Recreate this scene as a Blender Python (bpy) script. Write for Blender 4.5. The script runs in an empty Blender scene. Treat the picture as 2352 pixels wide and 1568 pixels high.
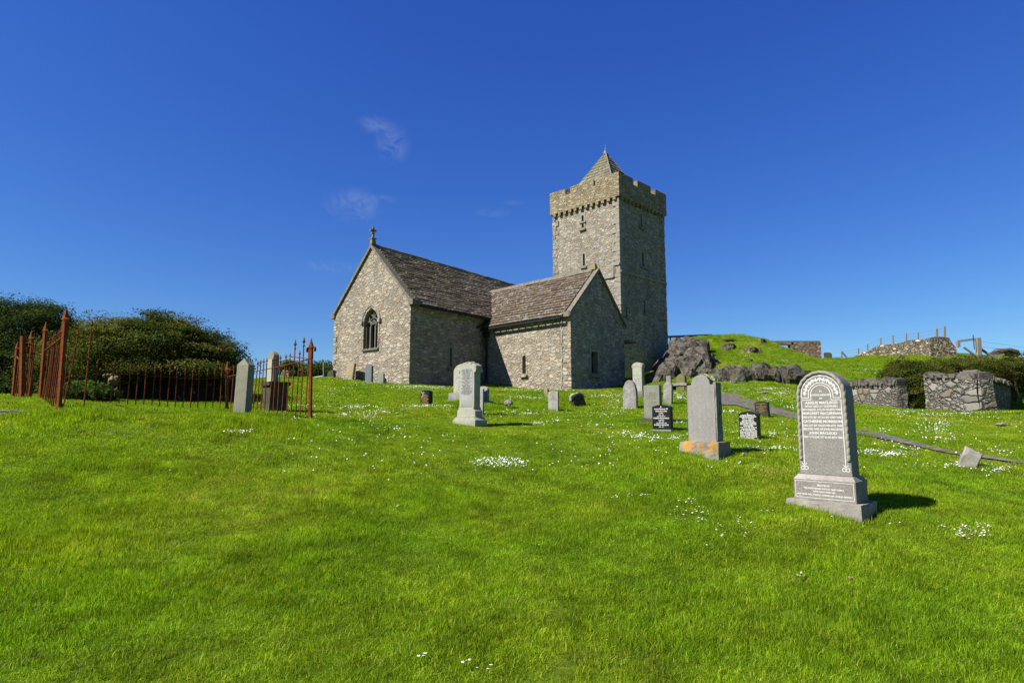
import bpy, bmesh, math, random
import numpy as np
from mathutils import Vector, Matrix, noise as mnoise
R = math.radians
rng = np.random.default_rng(7); random.seed(7)
scene = bpy.context.scene
COL = scene.collection

# ------------------------------------------------------------------ camera
F, CX, CY = 1400.0, 1176.0, 784.0          # focal length and centre in 2352 x 1568 units
PIT = math.atan(172.0 / F); CP, SP = math.cos(PIT), math.sin(PIT)
EYE, K = 1.6, 0.9
cam = bpy.data.cameras.new('camera'); cam_o = bpy.data.objects.new('camera', cam); COL.objects.link(cam_o)
cam.sensor_width = 36; cam.lens = 36 * F / 2352; cam.clip_start = 0.1; cam.clip_end = 3000
cam_o.location = (0, 0, EYE); cam_o.rotation_euler = (math.pi / 2 + PIT, 0, 0)
scene.camera = cam_o

# ------------------------------------------------------------------ sun and sky
EXPO, AL = 0.75, 0.62                        # exposed for bright turf and pale stone; AL scales every surface colour to match
SUN_AZ, SUN_EL = 64.5, 43.5                 # light travels towards azimuth 68 (from +y towards +x)
sun = bpy.data.lights.new('sun', 'SUN'); sun.energy = 5.0; sun.angle = R(0.53); sun.color = (1.0, 0.955, 0.88)
sun_o = bpy.data.objects.new('sun', sun); COL.objects.link(sun_o)
tv = Vector((math.sin(R(SUN_AZ)) * math.cos(R(SUN_EL)), math.cos(R(SUN_AZ)) * math.cos(R(SUN_EL)), -math.sin(R(SUN_EL))))
sun_o.rotation_euler = tv.to_track_quat('-Z', 'Y').to_euler()
W = bpy.data.worlds.new('World'); scene.world = W; W.use_nodes = True
wn = W.node_tree; wn.nodes.clear()
def wnode(t, **k):
    n = wn.nodes.new(t)
    for a, b in k.items(): setattr(n, a, b)
    return n
sky = wnode('ShaderNodeTexSky', sky_type='NISHITA', sun_disc=False)
sky.sun_elevation = R(SUN_EL); sky.sun_rotation = R(SUN_AZ + 180)
sky.altitude = 0; sky.air_density = 1.0; sky.dust_density = 0.15; sky.ozone_density = 3.0
hs = wnode('ShaderNodeHueSaturation'); hs.inputs['Hue'].default_value = 0.515; hs.inputs['Saturation'].default_value = 1.22; hs.inputs['Value'].default_value = 1.0
wn.links.new(sky.outputs[0], hs.inputs['Color'])
SKS = 0.085                                  # deepen the blue, channel by channel, as a polarising filter would
sepc = wnode('ShaderNodeSeparateColor'); comb = wnode('ShaderNodeCombineColor'); wn.links.new(hs.outputs[0], sepc.inputs[0])
for ch, (g_, a_) in enumerate(((1.0, 0.74), (0.95, 1.04), (0.66, 1.17))):
    m1 = wnode('ShaderNodeMath', operation='MULTIPLY'); m1.inputs[1].default_value = SKS; wn.links.new(sepc.outputs[ch], m1.inputs[0])
    m2 = wnode('ShaderNodeMath', operation='POWER'); m2.inputs[1].default_value = g_; wn.links.new(m1.outputs[0], m2.inputs[0])
    m3 = wnode('ShaderNodeMath', operation='MULTIPLY'); m3.inputs[1].default_value = a_ / SKS; wn.links.new(m2.outputs[0], m3.inputs[0])
    wn.links.new(m3.outputs[0], comb.inputs[ch])
tc = wnode('ShaderNodeTexCoord')
cn = wnode('ShaderNodeTexNoise'); cn.inputs['Scale'].default_value = 26; cn.inputs['Detail'].default_value = 8; cn.inputs['Roughness'].default_value = 0.68; cn.inputs['Distortion'].default_value = 1.6
wn.links.new(tc.outputs['Generated'], cn.inputs['Vector'])
cr = wnode('ShaderNodeMapRange'); cr.inputs['From Min'].default_value = 0.38; cr.inputs['From Max'].default_value = 0.82
wn.links.new(cn.outputs['Fac'], cr.inputs['Value'])
def ray(px, py):
    u = (px - CX) / F; v = (CY - py) / F
    d = np.array([u, CP - v * SP, SP + v * CP]); return d / d[1]
acc = None
for (px, py, rx, ry, st) in ((866, 287, 34, 15, .30), (902, 330, 30, 36, .36), (812, 472, 50, 30, .36), (866, 456, 36, 8, .22), (765, 615, 65, 14, .18), (1130, 489, 40, 8, .16), (1180, 466, 22, 5, .12)):
    d = Vector(ray(px, py)).normalized()
    sb = wnode('ShaderNodeVectorMath', operation='SUBTRACT'); sb.inputs[1].default_value = d
    wn.links.new(tc.outputs['Generated'], sb.inputs[0])
    mu = wnode('ShaderNodeVectorMath', operation='MULTIPLY'); k = F
    mu.inputs[1].default_value = (k / rx, k / max(rx, ry), k / ry); wn.links.new(sb.outputs[0], mu.inputs[0])
    ln = wnode('ShaderNodeVectorMath', operation='LENGTH'); wn.links.new(mu.outputs[0], ln.inputs[0])
    mr = wnode('ShaderNodeMapRange', interpolation_type='SMOOTHSTEP'); mr.inputs['From Min'].default_value = 0.1; mr.inputs['From Max'].default_value = 1.5
    mr.inputs['To Min'].default_value = st; mr.inputs['To Max'].default_value = 0; wn.links.new(ln.outputs['Value'], mr.inputs['Value'])
    if acc is None: acc = mr.outputs[0]
    else:
        ad = wnode('ShaderNodeMath', operation='MAXIMUM'); wn.links.new(acc, ad.inputs[0]); wn.links.new(mr.outputs[0], ad.inputs[1]); acc = ad.outputs[0]
cm = wnode('ShaderNodeMath', operation='MULTIPLY'); wn.links.new(acc, cm.inputs[0]); wn.links.new(cr.outputs[0], cm.inputs[1])
szp = wnode('ShaderNodeSeparateXYZ'); wn.links.new(tc.outputs['Generated'], szp.inputs[0])
zen = wnode('ShaderNodeMapRange', interpolation_type='SMOOTHSTEP'); zen.inputs['From Min'].default_value = 0.60; zen.inputs['From Max'].default_value = 0.92; zen.inputs['To Min'].default_value = 1.0; zen.inputs['To Max'].default_value = 0.22
wn.links.new(szp.outputs['Z'], zen.inputs['Value'])
zm = wnode('ShaderNodeVectorMath', operation='SCALE'); wn.links.new(comb.outputs[0], zm.inputs[0]); wn.links.new(zen.outputs[0], zm.inputs['Scale'])
cx = wnode('ShaderNodeMixRGB'); cx.inputs[2].default_value = (7.0, 7.6, 8.6, 1)
wn.links.new(cm.outputs[0], cx.inputs[0]); wn.links.new(zm.outputs[0], cx.inputs[1])
bg = wnode('ShaderNodeBackground'); bg.inputs['Strength'].default_value = 0.085 / 2 ** EXPO
wo = wnode('ShaderNodeOutputWorld'); wn.links.new(cx.outputs[0], bg.inputs[0]); wn.links.new(bg.outputs[0], wo.inputs[0])
vs = scene.view_settings
vs.view_transform = 'Standard'; vs.look = 'None'; vs.exposure = EXPO; vs.gamma = 1.0

# ------------------------------------------------------------------ helpers: pixels to points
def P(px, py, Y):
    Y = Y * K; r = ray(px, py); return Vector((r[0] * Y, Y, r[2] * Y + EYE))
def obj_tag(o, label=None, cat=None, group=None, kind=None):
    if label: o['label'] = label
    if cat: o['category'] = cat
    if group: o['group'] = group
    if kind: o['kind'] = kind
    return o
def thing(name, label, cat, loc=(0, 0, 0), rz=0.0, group=None):
    o = bpy.data.objects.new(name, None); COL.objects.link(o); o.location = loc; o.rotation_euler = (0, 0, rz)
    o.empty_display_size = 0.2
    return obj_tag(o, label, cat, group)
class MB:
    def __init__(s): s.v = []; s.f = []; s.c = []
    def add(s, vs, fs, c=None):
        n = len(s.v); s.v += [tuple(x) for x in vs]; s.f += [tuple(i + n for i in f) for f in fs]
        s.c += [(c if c is not None else 0.5)] * len(fs)
    def box(s, c, d, M=None, taper=1.0, col=None):
        x, y, z = d[0] / 2, d[1] / 2, d[2] / 2; t = taper
        vs = [Vector(q) for q in ((-x, -y, -z), (x, -y, -z), (x, y, -z), (-x, y, -z), (-x * t, -y * t, z), (x * t, -y * t, z), (x * t, y * t, z), (-x * t, y * t, z))]
        if M is not None: vs = [M @ q for q in vs]
        vs = [q + Vector(c) for q in vs]
        s.add(vs, [(0, 3, 2, 1), (4, 5, 6, 7), (0, 1, 5, 4), (1, 2, 6, 5), (2, 3, 7, 6), (3, 0, 4, 7)], col)
    def bar(s, a, b, w, h=None, up=Vector((0, 0, 1)), col=None):
        a = Vector(a); b = Vector(b); d = b - a; L = d.length; d.normalize()
        sd = d.cross(up)
        if sd.length < 1e-4: sd = d.cross(Vector((0, 1, 0)))
        sd.normalize(); u = sd.cross(d); M = Matrix((sd, d, u)).transposed()
        s.box((a + b) / 2, (w, L, h or w), M, col=col)
    def tube(s, pts, rad, n=8, caps=True):
        pts = [Vector(p) for p in pts]; m = len(pts)
        if not hasattr(rad, '__len__'): rad = [rad] * m
        vs = []; prev = None
        for i, p in enumerate(pts):
            d = (pts[min(i + 1, m - 1)] - pts[max(i - 1, 0)]).normalized()
            if prev is None:
                a = d.cross(Vector((0, 0, 1)));
                if a.length < 1e-3: a = d.cross(Vector((1, 0, 0)))
            else: a = prev - d * prev.dot(d)
            a.normalize(); prev = a; b = d.cross(a)
            for j in range(n):
                t = 2 * math.pi * j / n; vs.append(p + (a * math.cos(t) + b * math.sin(t)) * rad[i])
        fs = [(i * n + j, i * n + (j + 1) % n, (i + 1) * n + (j + 1) % n, (i + 1) * n + j) for i in range(m - 1) for j in range(n)]
        if caps: fs += [tuple(range(n))[::-1], tuple((m - 1) * n + j for j in range(n))]
        s.add(vs, fs)
    def prism(s, prof, t, y0=None, bev=0.0, col=None):
        """prof: list of (x,z) seen from -y, extruded along y; front at y0 (default -t/2)"""
        n = len(prof); y0 = -t / 2 if y0 is None else y0
        A = sum(prof[i][0] * prof[(i + 1) % n][1] - prof[(i + 1) % n][0] * prof[i][1] for i in range(n))
        if A < 0: prof = prof[::-1]
        def off(d):
            o = []
            for i in range(n):
                p0, p1, p2 = Vector(prof[i - 1]), Vector(prof[i]), Vector(prof[(i + 1) % n])
                e1 = (p1 - p0).normalized(); e2 = (p2 - p1).normalized()
                n1 = Vector((-e1.y, e1.x)); n2 = Vector((-e2.y, e2.x)); m = (n1 + n2)
                m = m / max(0.3, m.length_squared / 2) ; o.append(p1 + m * d)
            return o
        rings = [(y0, off(bev)), (y0 + bev, off(0)), (y0 + t - bev, off(0)), (y0 + t, off(bev))] if bev > 0 else [(y0, off(0)), (y0 + t, off(0))]
        vs = [(q[0], y, q[1]) for y, r in rings for q in r]
        fs = [tuple(range(n))]
        for k in range(len(rings) - 1):
            fs += [(k * n + i, (k + 1) * n + i, (k + 1) * n + (i + 1) % n, k * n + (i + 1) % n) for i in range(n)]
        fs += [tuple((len(rings) - 1) * n + i for i in range(n))[::-1]]
        s.add(vs, fs, col)
    def lathe(s, prof, n=10, c=(0, 0, 0)):
        vs = [(c[0] + r * math.cos(2 * math.pi * j / n), c[1] + r * math.sin(2 * math.pi * j / n), c[2] + z) for r, z in prof for j in range(n)]
        m = len(prof); fs = [(i * n + j, i * n + (j + 1) % n, (i + 1) * n + (j + 1) % n, (i + 1) * n + j) for i in range(m - 1) for j in range(n)]
        fs += [tuple(range(n))[::-1], tuple((m - 1) * n + j for j in range(n))]
        s.add(vs, fs)
    def mesh(s, name, mat, smooth=False):
        me = bpy.data.meshes.new(name); me.from_pydata(s.v, [], s.f); me.update()
        if mat: me.materials.append(mat)
        at = me.attributes.new('tone', 'FLOAT', 'FACE'); at.data.foreach_set('value', np.array(s.c, dtype=np.float32))
        if smooth: me.shade_smooth()
        return me
    def build(s, name, mat, parent=None, smooth=False, **tags):
        o = bpy.data.objects.new(name, s.mesh(name, mat, smooth)); COL.objects.link(o)
        if parent: o.parent = parent
        return obj_tag(o, **tags)
def np_mesh(name, V, Fc, mat, parent=None, attrs=None, smooth=False, link=True):
    """V (n,3), Fc (m,k) numpy -> object"""
    me = bpy.data.meshes.new(name); n, m, k = len(V), len(Fc), Fc.shape[1]
    me.vertices.add(n); me.vertices.foreach_set('co', V.astype(np.float32).ravel())
    me.loops.add(m * k); me.loops.foreach_set('vertex_index', Fc.astype(np.int32).ravel())
    me.polygons.add(m); me.polygons.foreach_set('loop_start', np.arange(0, m * k, k, dtype=np.int32))
    me.polygons.foreach_set('loop_total', np.full(m, k, dtype=np.int32))
    for nm, val in (attrs or {}).items():
        a = me.attributes.new(nm, 'FLOAT', 'FACE'); a.data.foreach_set('value', val.astype(np.float32))
    me.update(calc_edges=True); me.materials.append(mat)
    if smooth: me.shade_smooth()
    o = bpy.data.objects.new(name, me)
    if link: COL.objects.link(o)
    if parent: o.parent = parent
    return o

# ------------------------------------------------------------------ materials
class NT:
    def __init__(s, name):
        s.m = bpy.data.materials.new(name); s.m.use_nodes = True; s.t = s.m.node_tree
        s.b = s.t.nodes['Principled BSDF']; s.out = s.t.nodes['Material Output']
        s.b.inputs['Specular IOR Level'].default_value = 0.12
    def n(s, t, ins=None, **k):
        nd = s.t.nodes.new(t)
        for a, b in k.items(): setattr(nd, a, b)
        for a, b in (ins or {}).items(): s.put(nd.inputs[a], b)
        return nd
    def put(s, sock, v):
        if hasattr(v, 'links') or isinstance(v, bpy.types.NodeSocket): s.t.links.new(v, sock)
        elif isinstance(v, (tuple, list)) and len(v) == 3 and sock.type == 'RGBA': sock.default_value = (*v, 1)
        else: sock.default_value = v
    def noise(s, vec, scale, det=4, rough=0.55, dist=0.0, out='Fac'):
        return s.n('ShaderNodeTexNoise', {'Vector': vec, 'Scale': scale, 'Detail': det, 'Roughness': rough, 'Distortion': dist}).outputs[out]
    def ramp(s, fac, stops, interp='LINEAR'):
        r = s.n('ShaderNodeValToRGB', {'Fac': fac}); cr = r.color_ramp; cr.interpolation = interp
        while len(cr.elements) < len(stops): cr.elements.new(0.5)
        for e, (p, c) in zip(cr.elements, stops):
            e.position = p; e.color = (*c, 1) if hasattr(c, '__len__') else (c, c, c, 1)
        return r.outputs[0]
    def mix(s, fac, a, b, mode='MIX'):
        return s.n('ShaderNodeMixRGB', {0: fac, 1: a, 2: b}, blend_type=mode).outputs[0]
    def math(s, op, a, b=0.0):
        return s.n('ShaderNodeMath', {0: a, 1: b}, operation=op).outputs[0]
    def mapr(s, v, a, b, c=0.0, d=1.0):
        return s.n('ShaderNodeMapRange', {'Value': v, 'From Min': a, 'From Max': b, 'To Min': c, 'To Max': d}).outputs[0]
    def pos(s): return s.n('ShaderNodeTexCoord').outputs['Object']
    def wpos(s): return s.n('ShaderNodeNewGeometry').outputs['Position']
    def scaled(s, vec, sc): return s.n('ShaderNodeMapping', {'Vector': vec, 'Scale': sc}).outputs[0]
    def bump(s, h, st=0.5, dist=0.02):
        s.put(s.b.inputs['Normal'], s.n('ShaderNodeBump', {'Height': h, 'Strength': st, 'Distance': dist}).outputs[0])
    def fin(s, col, rough=0.9):
        s.put(s.b.inputs['Base Color'], s.mix(1.0, col, (AL, AL, AL), 'MULTIPLY')); s.put(s.b.inputs['Roughness'], rough); return s.m

def masonry(name, scale, stones, mortar, zs=2.0, mw=0.05, lich=0.0, bumpd=0.06, stain=True, small=0.55):
    m = NT(name); p = m.wpos()
    def warped(freq, amt):
        w = m.n('ShaderNodeVectorMath', {0: m.noise(p, freq, 4, 0.65, out='Color'), 1: (0.5, 0.5, 0.5)}, operation='SUBTRACT').outputs[0]
        return m.n('ShaderNodeVectorMath', {0: w, 'Scale': amt}, operation='SCALE').outputs[0]
    q = m.n('ShaderNodeVectorMath', {0: p, 1: warped(scale * 0.8, 0.5 / scale)}, operation='ADD').outputs[0]
    q = m.n('ShaderNodeVectorMath', {0: q, 1: warped(scale * 4.5, 0.12 / scale)}, operation='ADD').outputs[0]
    q = m.scaled(q, (1, 1, zs))
    def vor(sc, rnd):
        a = m.n('ShaderNodeTexVoronoi', {'Vector': q, 'Scale': sc, 'Randomness': rnd}, feature='F1').outputs['Color']
        return a, m.n('ShaderNodeTexVoronoi', {'Vector': q, 'Scale': sc, 'Randomness': rnd}, feature='DISTANCE_TO_EDGE').outputs['Distance']
    cA_, eA = vor(scale, 0.85); cB_, eB = vor(scale * 2.1, 0.9)
    sA = m.n('ShaderNodeSeparateColor', {0: cA_}); pick = m.math('LESS_THAN', sA.outputs[2], small)   # some stones broken into smaller ones
    cc = m.mix(pick, cA_, cB_); e = m.math('MINIMUM', eA, m.math('ADD', m.math('MULTIPLY', eB, 0.6), m.math('MULTIPLY', m.math('SUBTRACT', 1.0, pick), 9.0)))
    class _V: outputs = {'Color': cc}
    v1 = _V
    fine = m.noise(p, 9, 6, 0.7)
    e2 = m.math('ADD', e, m.math('MULTIPLY', m.math('SUBTRACT', fine, 0.5), 0.07))
    isM = m.mapr(e2, mw * 0.35, mw * 1.4, 1, 0)
    sep = m.n('ShaderNodeSeparateColor', {0: v1.outputs['Color']})
    n = len(stones); st = [(i / n, c) for i, c in enumerate(stones)]
    col = m.mix(1.0, m.ramp(sep.outputs[0], st, 'CONSTANT'), (1.00, 0.965, 0.90), 'MULTIPLY')
    col = m.mix(1.0, col, m.ramp(sep.outputs[1], [(0, 0.91), (1, 1.08)]), 'MULTIPLY')
    col = m.mix(0.75, col, m.ramp(m.noise(p, 16, 6, 0.75), [(0.3, 0.80), (0.7, 1.16)]), 'MULTIPLY')
    mc = m.mix(0.6, tuple(1.10 * x * k_ for x, k_ in zip(mortar, (.93, .90, .82))), m.ramp(m.noise(p, 14, 3, 0.7), [(0.3, 0.7), (0.7, 1.25)]), 'MULTIPLY')
    col = m.mix(isM, col, mc)
    # joints that have lost their mortar
    gap = m.mapr(m.math('MULTIPLY', m.mapr(e2, 0.0, mw * 0.7, 1, 0), m.mapr(m.noise(p, 1.9, 4, 0.7), 0.40, 0.60)), 0.1, 0.8)
    col = m.mix(m.math('MULTIPLY', gap, 0.55), col, (0.10, 0.08, 0.06))
    if stain:
        col = m.mix(m.math('MULTIPLY', m.mapr(m.noise(m.scaled(p, (1, 1, 0.35)), 0.8, 5, 0.65), 0.5, 0.8), 0.45), col, (0.17, 0.15, 0.12))
    if lich: 
        col = m.mix(m.math('MULTIPLY', m.mapr(m.noise(p, 1.6, 5, 0.7), 0.42, 0.62), lich), col, (0.38, 0.27, 0.06))
        col = m.mix(m.math('MULTIPLY', m.mapr(m.noise(p, 5.5, 4, 0.7), 0.55, 0.66), lich * .7), col, (0.36, 0.37, 0.30))
    dome = m.mapr(e2, 0, 0.16)
    h = m.math('ADD', m.math('MULTIPLY', dome, 0.9), m.math('ADD', m.math('MULTIPLY', fine, 0.30), m.math('MULTIPLY', sep.outputs[2], 0.35)))
    h = m.math('SUBTRACT', h, m.math('MULTIPLY', gap, 0.6))
    m.bump(h, 0.9, bumpd); return m.fin(col, 0.95)
M = {}
ST = [(0.60, 0.53, 0.42), (0.64, 0.58, 0.48), (0.56, 0.48, 0.38), (0.66, 0.60, 0.49), (0.53, 0.49, 0.42), (0.60, 0.50, 0.39), (0.60, 0.56, 0.48), (0.62, 0.55, 0.44), (0.66, 0.59, 0.48), (0.47, 0.34, 0.25), (0.62, 0.56, 0.46), (0.58, 0.51, 0.41), (0.62, 0.57, 0.47), (0.44, 0.42, 0.39)]
M['church'] = masonry('church_rubble_stone', 2.9, ST, (0.60, 0.54, 0.44), mw=.045, bumpd=.05)
M['tower'] = masonry('tower_rubble_stone', 3.1, [(0.56, 0.52, 0.43), (0.60, 0.56, 0.48), (0.50, 0.45, 0.37), (0.62, 0.56, 0.46), (0.48, 0.46, 0.42), (0.58, 0.49, 0.39), (0.54, 0.52, 0.47), (0.60, 0.55, 0.46), (0.44, 0.34, 0.25), (0.34, 0.34, 0.34)], (0.60, 0.55, 0.46), lich=0.06, mw=.045, bumpd=.05)
M['parapet'] = masonry('parapet_stone', 2.6, [(0.52, 0.46, 0.34), (0.56, 0.50, 0.38), (0.46, 0.40, 0.29), (0.50, 0.45, 0.34)], (0.46, 0.40, 0.28), lich=0.5)
M['drywall'] = masonry('field_wall_stone', 1.9, [(0.36, 0.35, 0.33), (0.42, 0.41, 0.38), (0.29, 0.28, 0.26), (0.45, 0.43, 0.39), (0.34, 0.29, 0.25), (0.38, 0.38, 0.37), (0.50, 0.48, 0.45)], (0.11, 0.10, 0.085), zs=1.8, mw=0.03, lich=0.12, bumpd=0.13, small=.6)
M['farwall'] = masonry('far_wall_stone', 3.4, [(0.48, 0.42, 0.33), (0.62, 0.57, 0.48), (0.40, 0.32, 0.24), (0.80, 0.78, 0.70), (0.50, 0.38, 0.25), (0.58, 0.51, 0.41)], (0.12, 0.10, 0.07), zs=1.9, mw=0.05, lich=0.15, bumpd=0.12)
M['ruin'] = masonry('ruin_stone', 1.9, [(0.42, 0.30, 0.24), (0.38, 0.25, 0.19), (0.46, 0.36, 0.28), (0.40, 0.34, 0.27)], (0.33, 0.25, 0.19), zs=1.6, lich=0.1)

def stone_mat(name, base, var=0.25, speck=0.0, lich=0.0, lcol=(0.5, 0.5, 0.36), rough=0.85, scale=6, orange=0.0, bump=0.3, dark=0.0, streak=0.35):
    m = NT(name); p = m.pos()
    c = m.mix(var, base, m.ramp(m.noise(p, scale, 6, 0.65), [(0.25, 0.35), (0.75, 1.5)]), 'MULTIPLY')
    if speck:
        s = m.noise(p, 130, 2, 0.8); s2 = m.n('ShaderNodeTexVoronoi', {'Vector': p, 'Scale': 150.0}).outputs['Color']
        sv = m.n('ShaderNodeSeparateColor', {0: s2}).outputs[0]
        c = m.mix(speck, c, m.ramp(sv, [(0.0, 0.35), (0.35, 0.85), (0.75, 1.15), (1.0, 1.7)]), 'MULTIPLY')
    if dark: c = m.mix(m.math('MULTIPLY', m.mapr(m.noise(p, 3.5, 6, 0.75, 0.6), 0.48, 0.66), dark), c, (0.05, 0.048, 0.04))
    if lich: c = m.mix(m.math('MULTIPLY', m.mapr(m.noise(p, 7, 6, 0.8, 0.4), 0.5, 0.62), lich), c, lcol)
    if orange: c = m.mix(m.math('MULTIPLY', m.math('MULTIPLY', m.mapr(m.noise(p, 7, 7, 0.8, 0.5), 0.47, 0.56), orange), m.mapr(m.math('ADD', m.n('ShaderNodeSeparateXYZ', {0: p}).outputs['Z'], m.math('MULTIPLY', m.noise(p, 3.5, 4, .6), .35)), 0.30, 0.40)), c, (0.80, 0.38, 0.03))
    st_ = m.mapr(m.noise(m.scaled(p, (9, 9, 1.1)), 1.0, 5, 0.7), 0.45, 0.75)
    c = m.mix(m.math('MULTIPLY', st_, streak), c, tuple(x * .45 for x in base)); zz_ = m.n('ShaderNodeSeparateXYZ', {0: p}).outputs['Z']
    c = m.mix(m.math('MULTIPLY', m.mapr(m.math('ADD', zz_, m.math('MULTIPLY', m.noise(p, 8, 4, .7), .25)), 0.12, 0.34, 1, 0), streak * 1.2), c, (0.14, 0.16, 0.06))
    h = m.noise(p, 18, 6, 0.75); m.bump(h, bump, 0.02); return m.fin(c, rough)
M['granite'] = stone_mat('grey_granite', (0.35, 0.33, 0.295), 0.2, 0.60, rough=0.6, bump=0.05, streak=.2)
M['granite_base'] = stone_mat('rough_granite', (0.50, 0.46, 0.42), 0.5, 0.3, lich=0.25, lcol=(0.45, 0.36, 0.22), bump=0.3)
M['rope'] = stone_mat('carved_granite', (0.46, 0.43, 0.36), 0.3, 0.3, bump=0.2)
M['granite_pale'] = stone_mat('pale_speckled_granite', (0.40, 0.38, 0.35), 0.15, 0.42, lich=0.12, lcol=(0.42, 0.42, 0.30), bump=0.1)
M['lichen_side'] = stone_mat('lichened_granite', (0.40, 0.39, 0.33), 0.4, 0.3, lich=0.8, dark=0.8, bump=0.8)
M['lichen_crust'] = stone_mat('lichen_crust', (0.47, 0.48, 0.34), 0.7, 0, lich=0.5, lcol=(0.62, 0.62, 0.5), scale=25, bump=1.0)
M['orange_base'] = stone_mat('orange_lichened_granite', (0.42, 0.40, 0.36), 0.5, 0.35, lich=0.5, lcol=(0.55, 0.54, 0.48), orange=1.0, dark=0.35, bump=0.6)
M['marble'] = stone_mat('pale_weathered_marble', (0.56, 0.56, 0.45), 0.25, 0.12, lich=0.3, lcol=(0.44, 0.44, 0.30), dark=0.12)
M['marble_grey'] = stone_mat('grey_marble_panel', (0.52, 0.52, 0.50), 0.12, 0.2)
M['slate_green'] = stone_mat('grey_green_slab', (0.33, 0.34, 0.28), 0.2, 0.25, lich=0.35, lcol=(0.26, 0.27, 0.18), scale=4)
M['pillar'] = stone_mat('greenish_granite_pillar', (0.36, 0.35, 0.26), 0.3, 0.25, lich=0.2, lcol=(0.24, 0.25, 0.16), bump=0.4)
M['grey_slab'] = stone_mat('grey_slab', (0.46, 0.45, 0.40), 0.15, 0.2, lich=0.1)
M['gothic'] = stone_mat('blotched_grey_stone', (0.40, 0.38, 0.35), 0.45, 0.2, lich=0.6, lcol=(0.62, 0.60, 0.56), dark=0.5, scale=5)
M['black'] = stone_mat('polished_black_granite', (0.028, 0.028, 0.032), 0.2, 0.3, rough=0.16, bump=0.0, streak=0.0)
M['black_dull'] = stone_mat('dull_black_granite', (0.05, 0.048, 0.043), 0.25, 0.3, rough=0.4, bump=0.03)
M['tan'] = stone_mat('tan_sandstone', (0.46, 0.36, 0.22), 0.4, 0.0, lich=0.2, lcol=(0.5, 0.44, 0.3))
M['bluegrey'] = stone_mat('blue_grey_slate', (0.20, 0.23, 0.26), 0.2, 0.1)
M['brown_stone'] = stone_mat('mossy_brown_stone', (0.26, 0.23, 0.10), 0.4, 0.0, lich=0.3, lcol=(0.34, 0.33, 0.12))
M['shade_stone'] = stone_mat('shade_black_mossy_wall', (0.022, 0.020, 0.013), 0.7, 0.0, lich=0.2, lcol=(0.09, 0.085, 0.04), scale=3, bump=1.0)  # near-black base colour carries the shade of the overhanging trees
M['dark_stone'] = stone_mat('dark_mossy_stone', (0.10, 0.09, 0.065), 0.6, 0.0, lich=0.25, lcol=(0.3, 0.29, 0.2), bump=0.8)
M['coping'] = stone_mat('coping_stone', (0.27, 0.24, 0.18), 0.6, 0.0, lich=0.5, lcol=(0.50, 0.48, 0.40), scale=3, bump=0.6)
M['dressed'] = stone_mat('dressed_stone', (0.46, 0.42, 0.34), 0.45, 0.0, lich=0.2, lcol=(0.35, 0.32, 0.22), scale=3, bump=0.5)
M['tracery'] = stone_mat('grey_tracery_stone', (0.22, 0.21, 0.18), 0.4, 0.0, lich=0.2, lcol=(0.3, 0.3, 0.24), bump=0.4, streak=.2)
M['yellow_lichen'] = stone_mat('yellow_lichened_stone', (0.38, 0.31, 0.12), 0.6, 0.0, lich=0.5, lcol=(0.44, 0.42, 0.3), bump=0.8)
M['plainrock'] = stone_mat('lying_stone', (0.42, 0.40, 0.36), 0.5, 0.1, lich=0.4, lcol=(0.6, 0.58, 0.52), dark=0.3, bump=0.8)

def simple(name, col, rough=0.6, metal=0.0, var=0.0, scale=8):
    m = NT(name); c = col
    if var: c = m.mix(var, col, m.ramp(m.noise(m.pos(), scale, 5, 0.7), [(0.25, 0.3), (0.75, 1.6)]), 'MULTIPLY')
    m.b.inputs['Metallic'].default_value = metal; return m.fin(c, rough)
M['paint_white'] = simple('white_lettering', (1.0, 0.98, 0.92), 0.7, var=0.2, scale=40)
M['gold'] = simple('gold_lettering', (0.55, 0.33, 0.08), 0.45)
M['silver'] = simple('silver_carving', (0.50, 0.53, 0.60), 0.5)
M['lead_letter'] = simple('dark_lettering', (0.34, 0.34, 0.33), 0.8)
M['moss_letter'] = simple('mossy_lettering', (0.20, 0.18, 0.09), 0.9)
M['glass'] = simple('dark_leaded_glass', (0.010, 0.013, 0.020), 0.12)
M['iron_black'] = simple('black_gutter_iron', (0.035, 0.037, 0.042), 0.5, var=0.3)
M['dark_wood'] = simple('dark_stained_timber', (0.030, 0.026, 0.024), 0.8)
M['cable'] = simple('white_cable', (0.68, 0.66, 0.60), 0.6, var=0.2)
M['lead'] = simple('grey_lead', (0.33, 0.33, 0.31), 0.6, var=.3)
M['galv'] = simple('galvanised_steel', (0.55, 0.56, 0.56), 0.45, 0.2)
M['wood'] = simple('weathered_timber', (0.36, 0.33, 0.25), 0.85, var=0.5, scale=12)
M['wire'] = simple('fence_wire', (0.30, 0.30, 0.31), 0.5, 0.3)
M['petal'] = simple('daisy_petal', (1.15, 1.15, 1.10), 0.8)
M['yolk'] = simple('daisy_centre', (0.75, 0.50, 0.03), 0.8)
M['soil'] = simple('brown_turf_edge', (0.13, 0.085, 0.045), 0.95, var=0.7, scale=14)

m = NT('rusty_iron'); p = m.pos()
c = m.ramp(m.noise(p, 14, 6, 0.75), [(0.25, (0.10, 0.028, 0.012)), (0.5, (0.28, 0.075, 0.022)), (0.75, (0.42, 0.13, 0.035))])
m.bump(m.noise(p, 60, 4, 0.8), 0.6, 0.01); M['rust'] = m.fin(c, 0.9)

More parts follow.
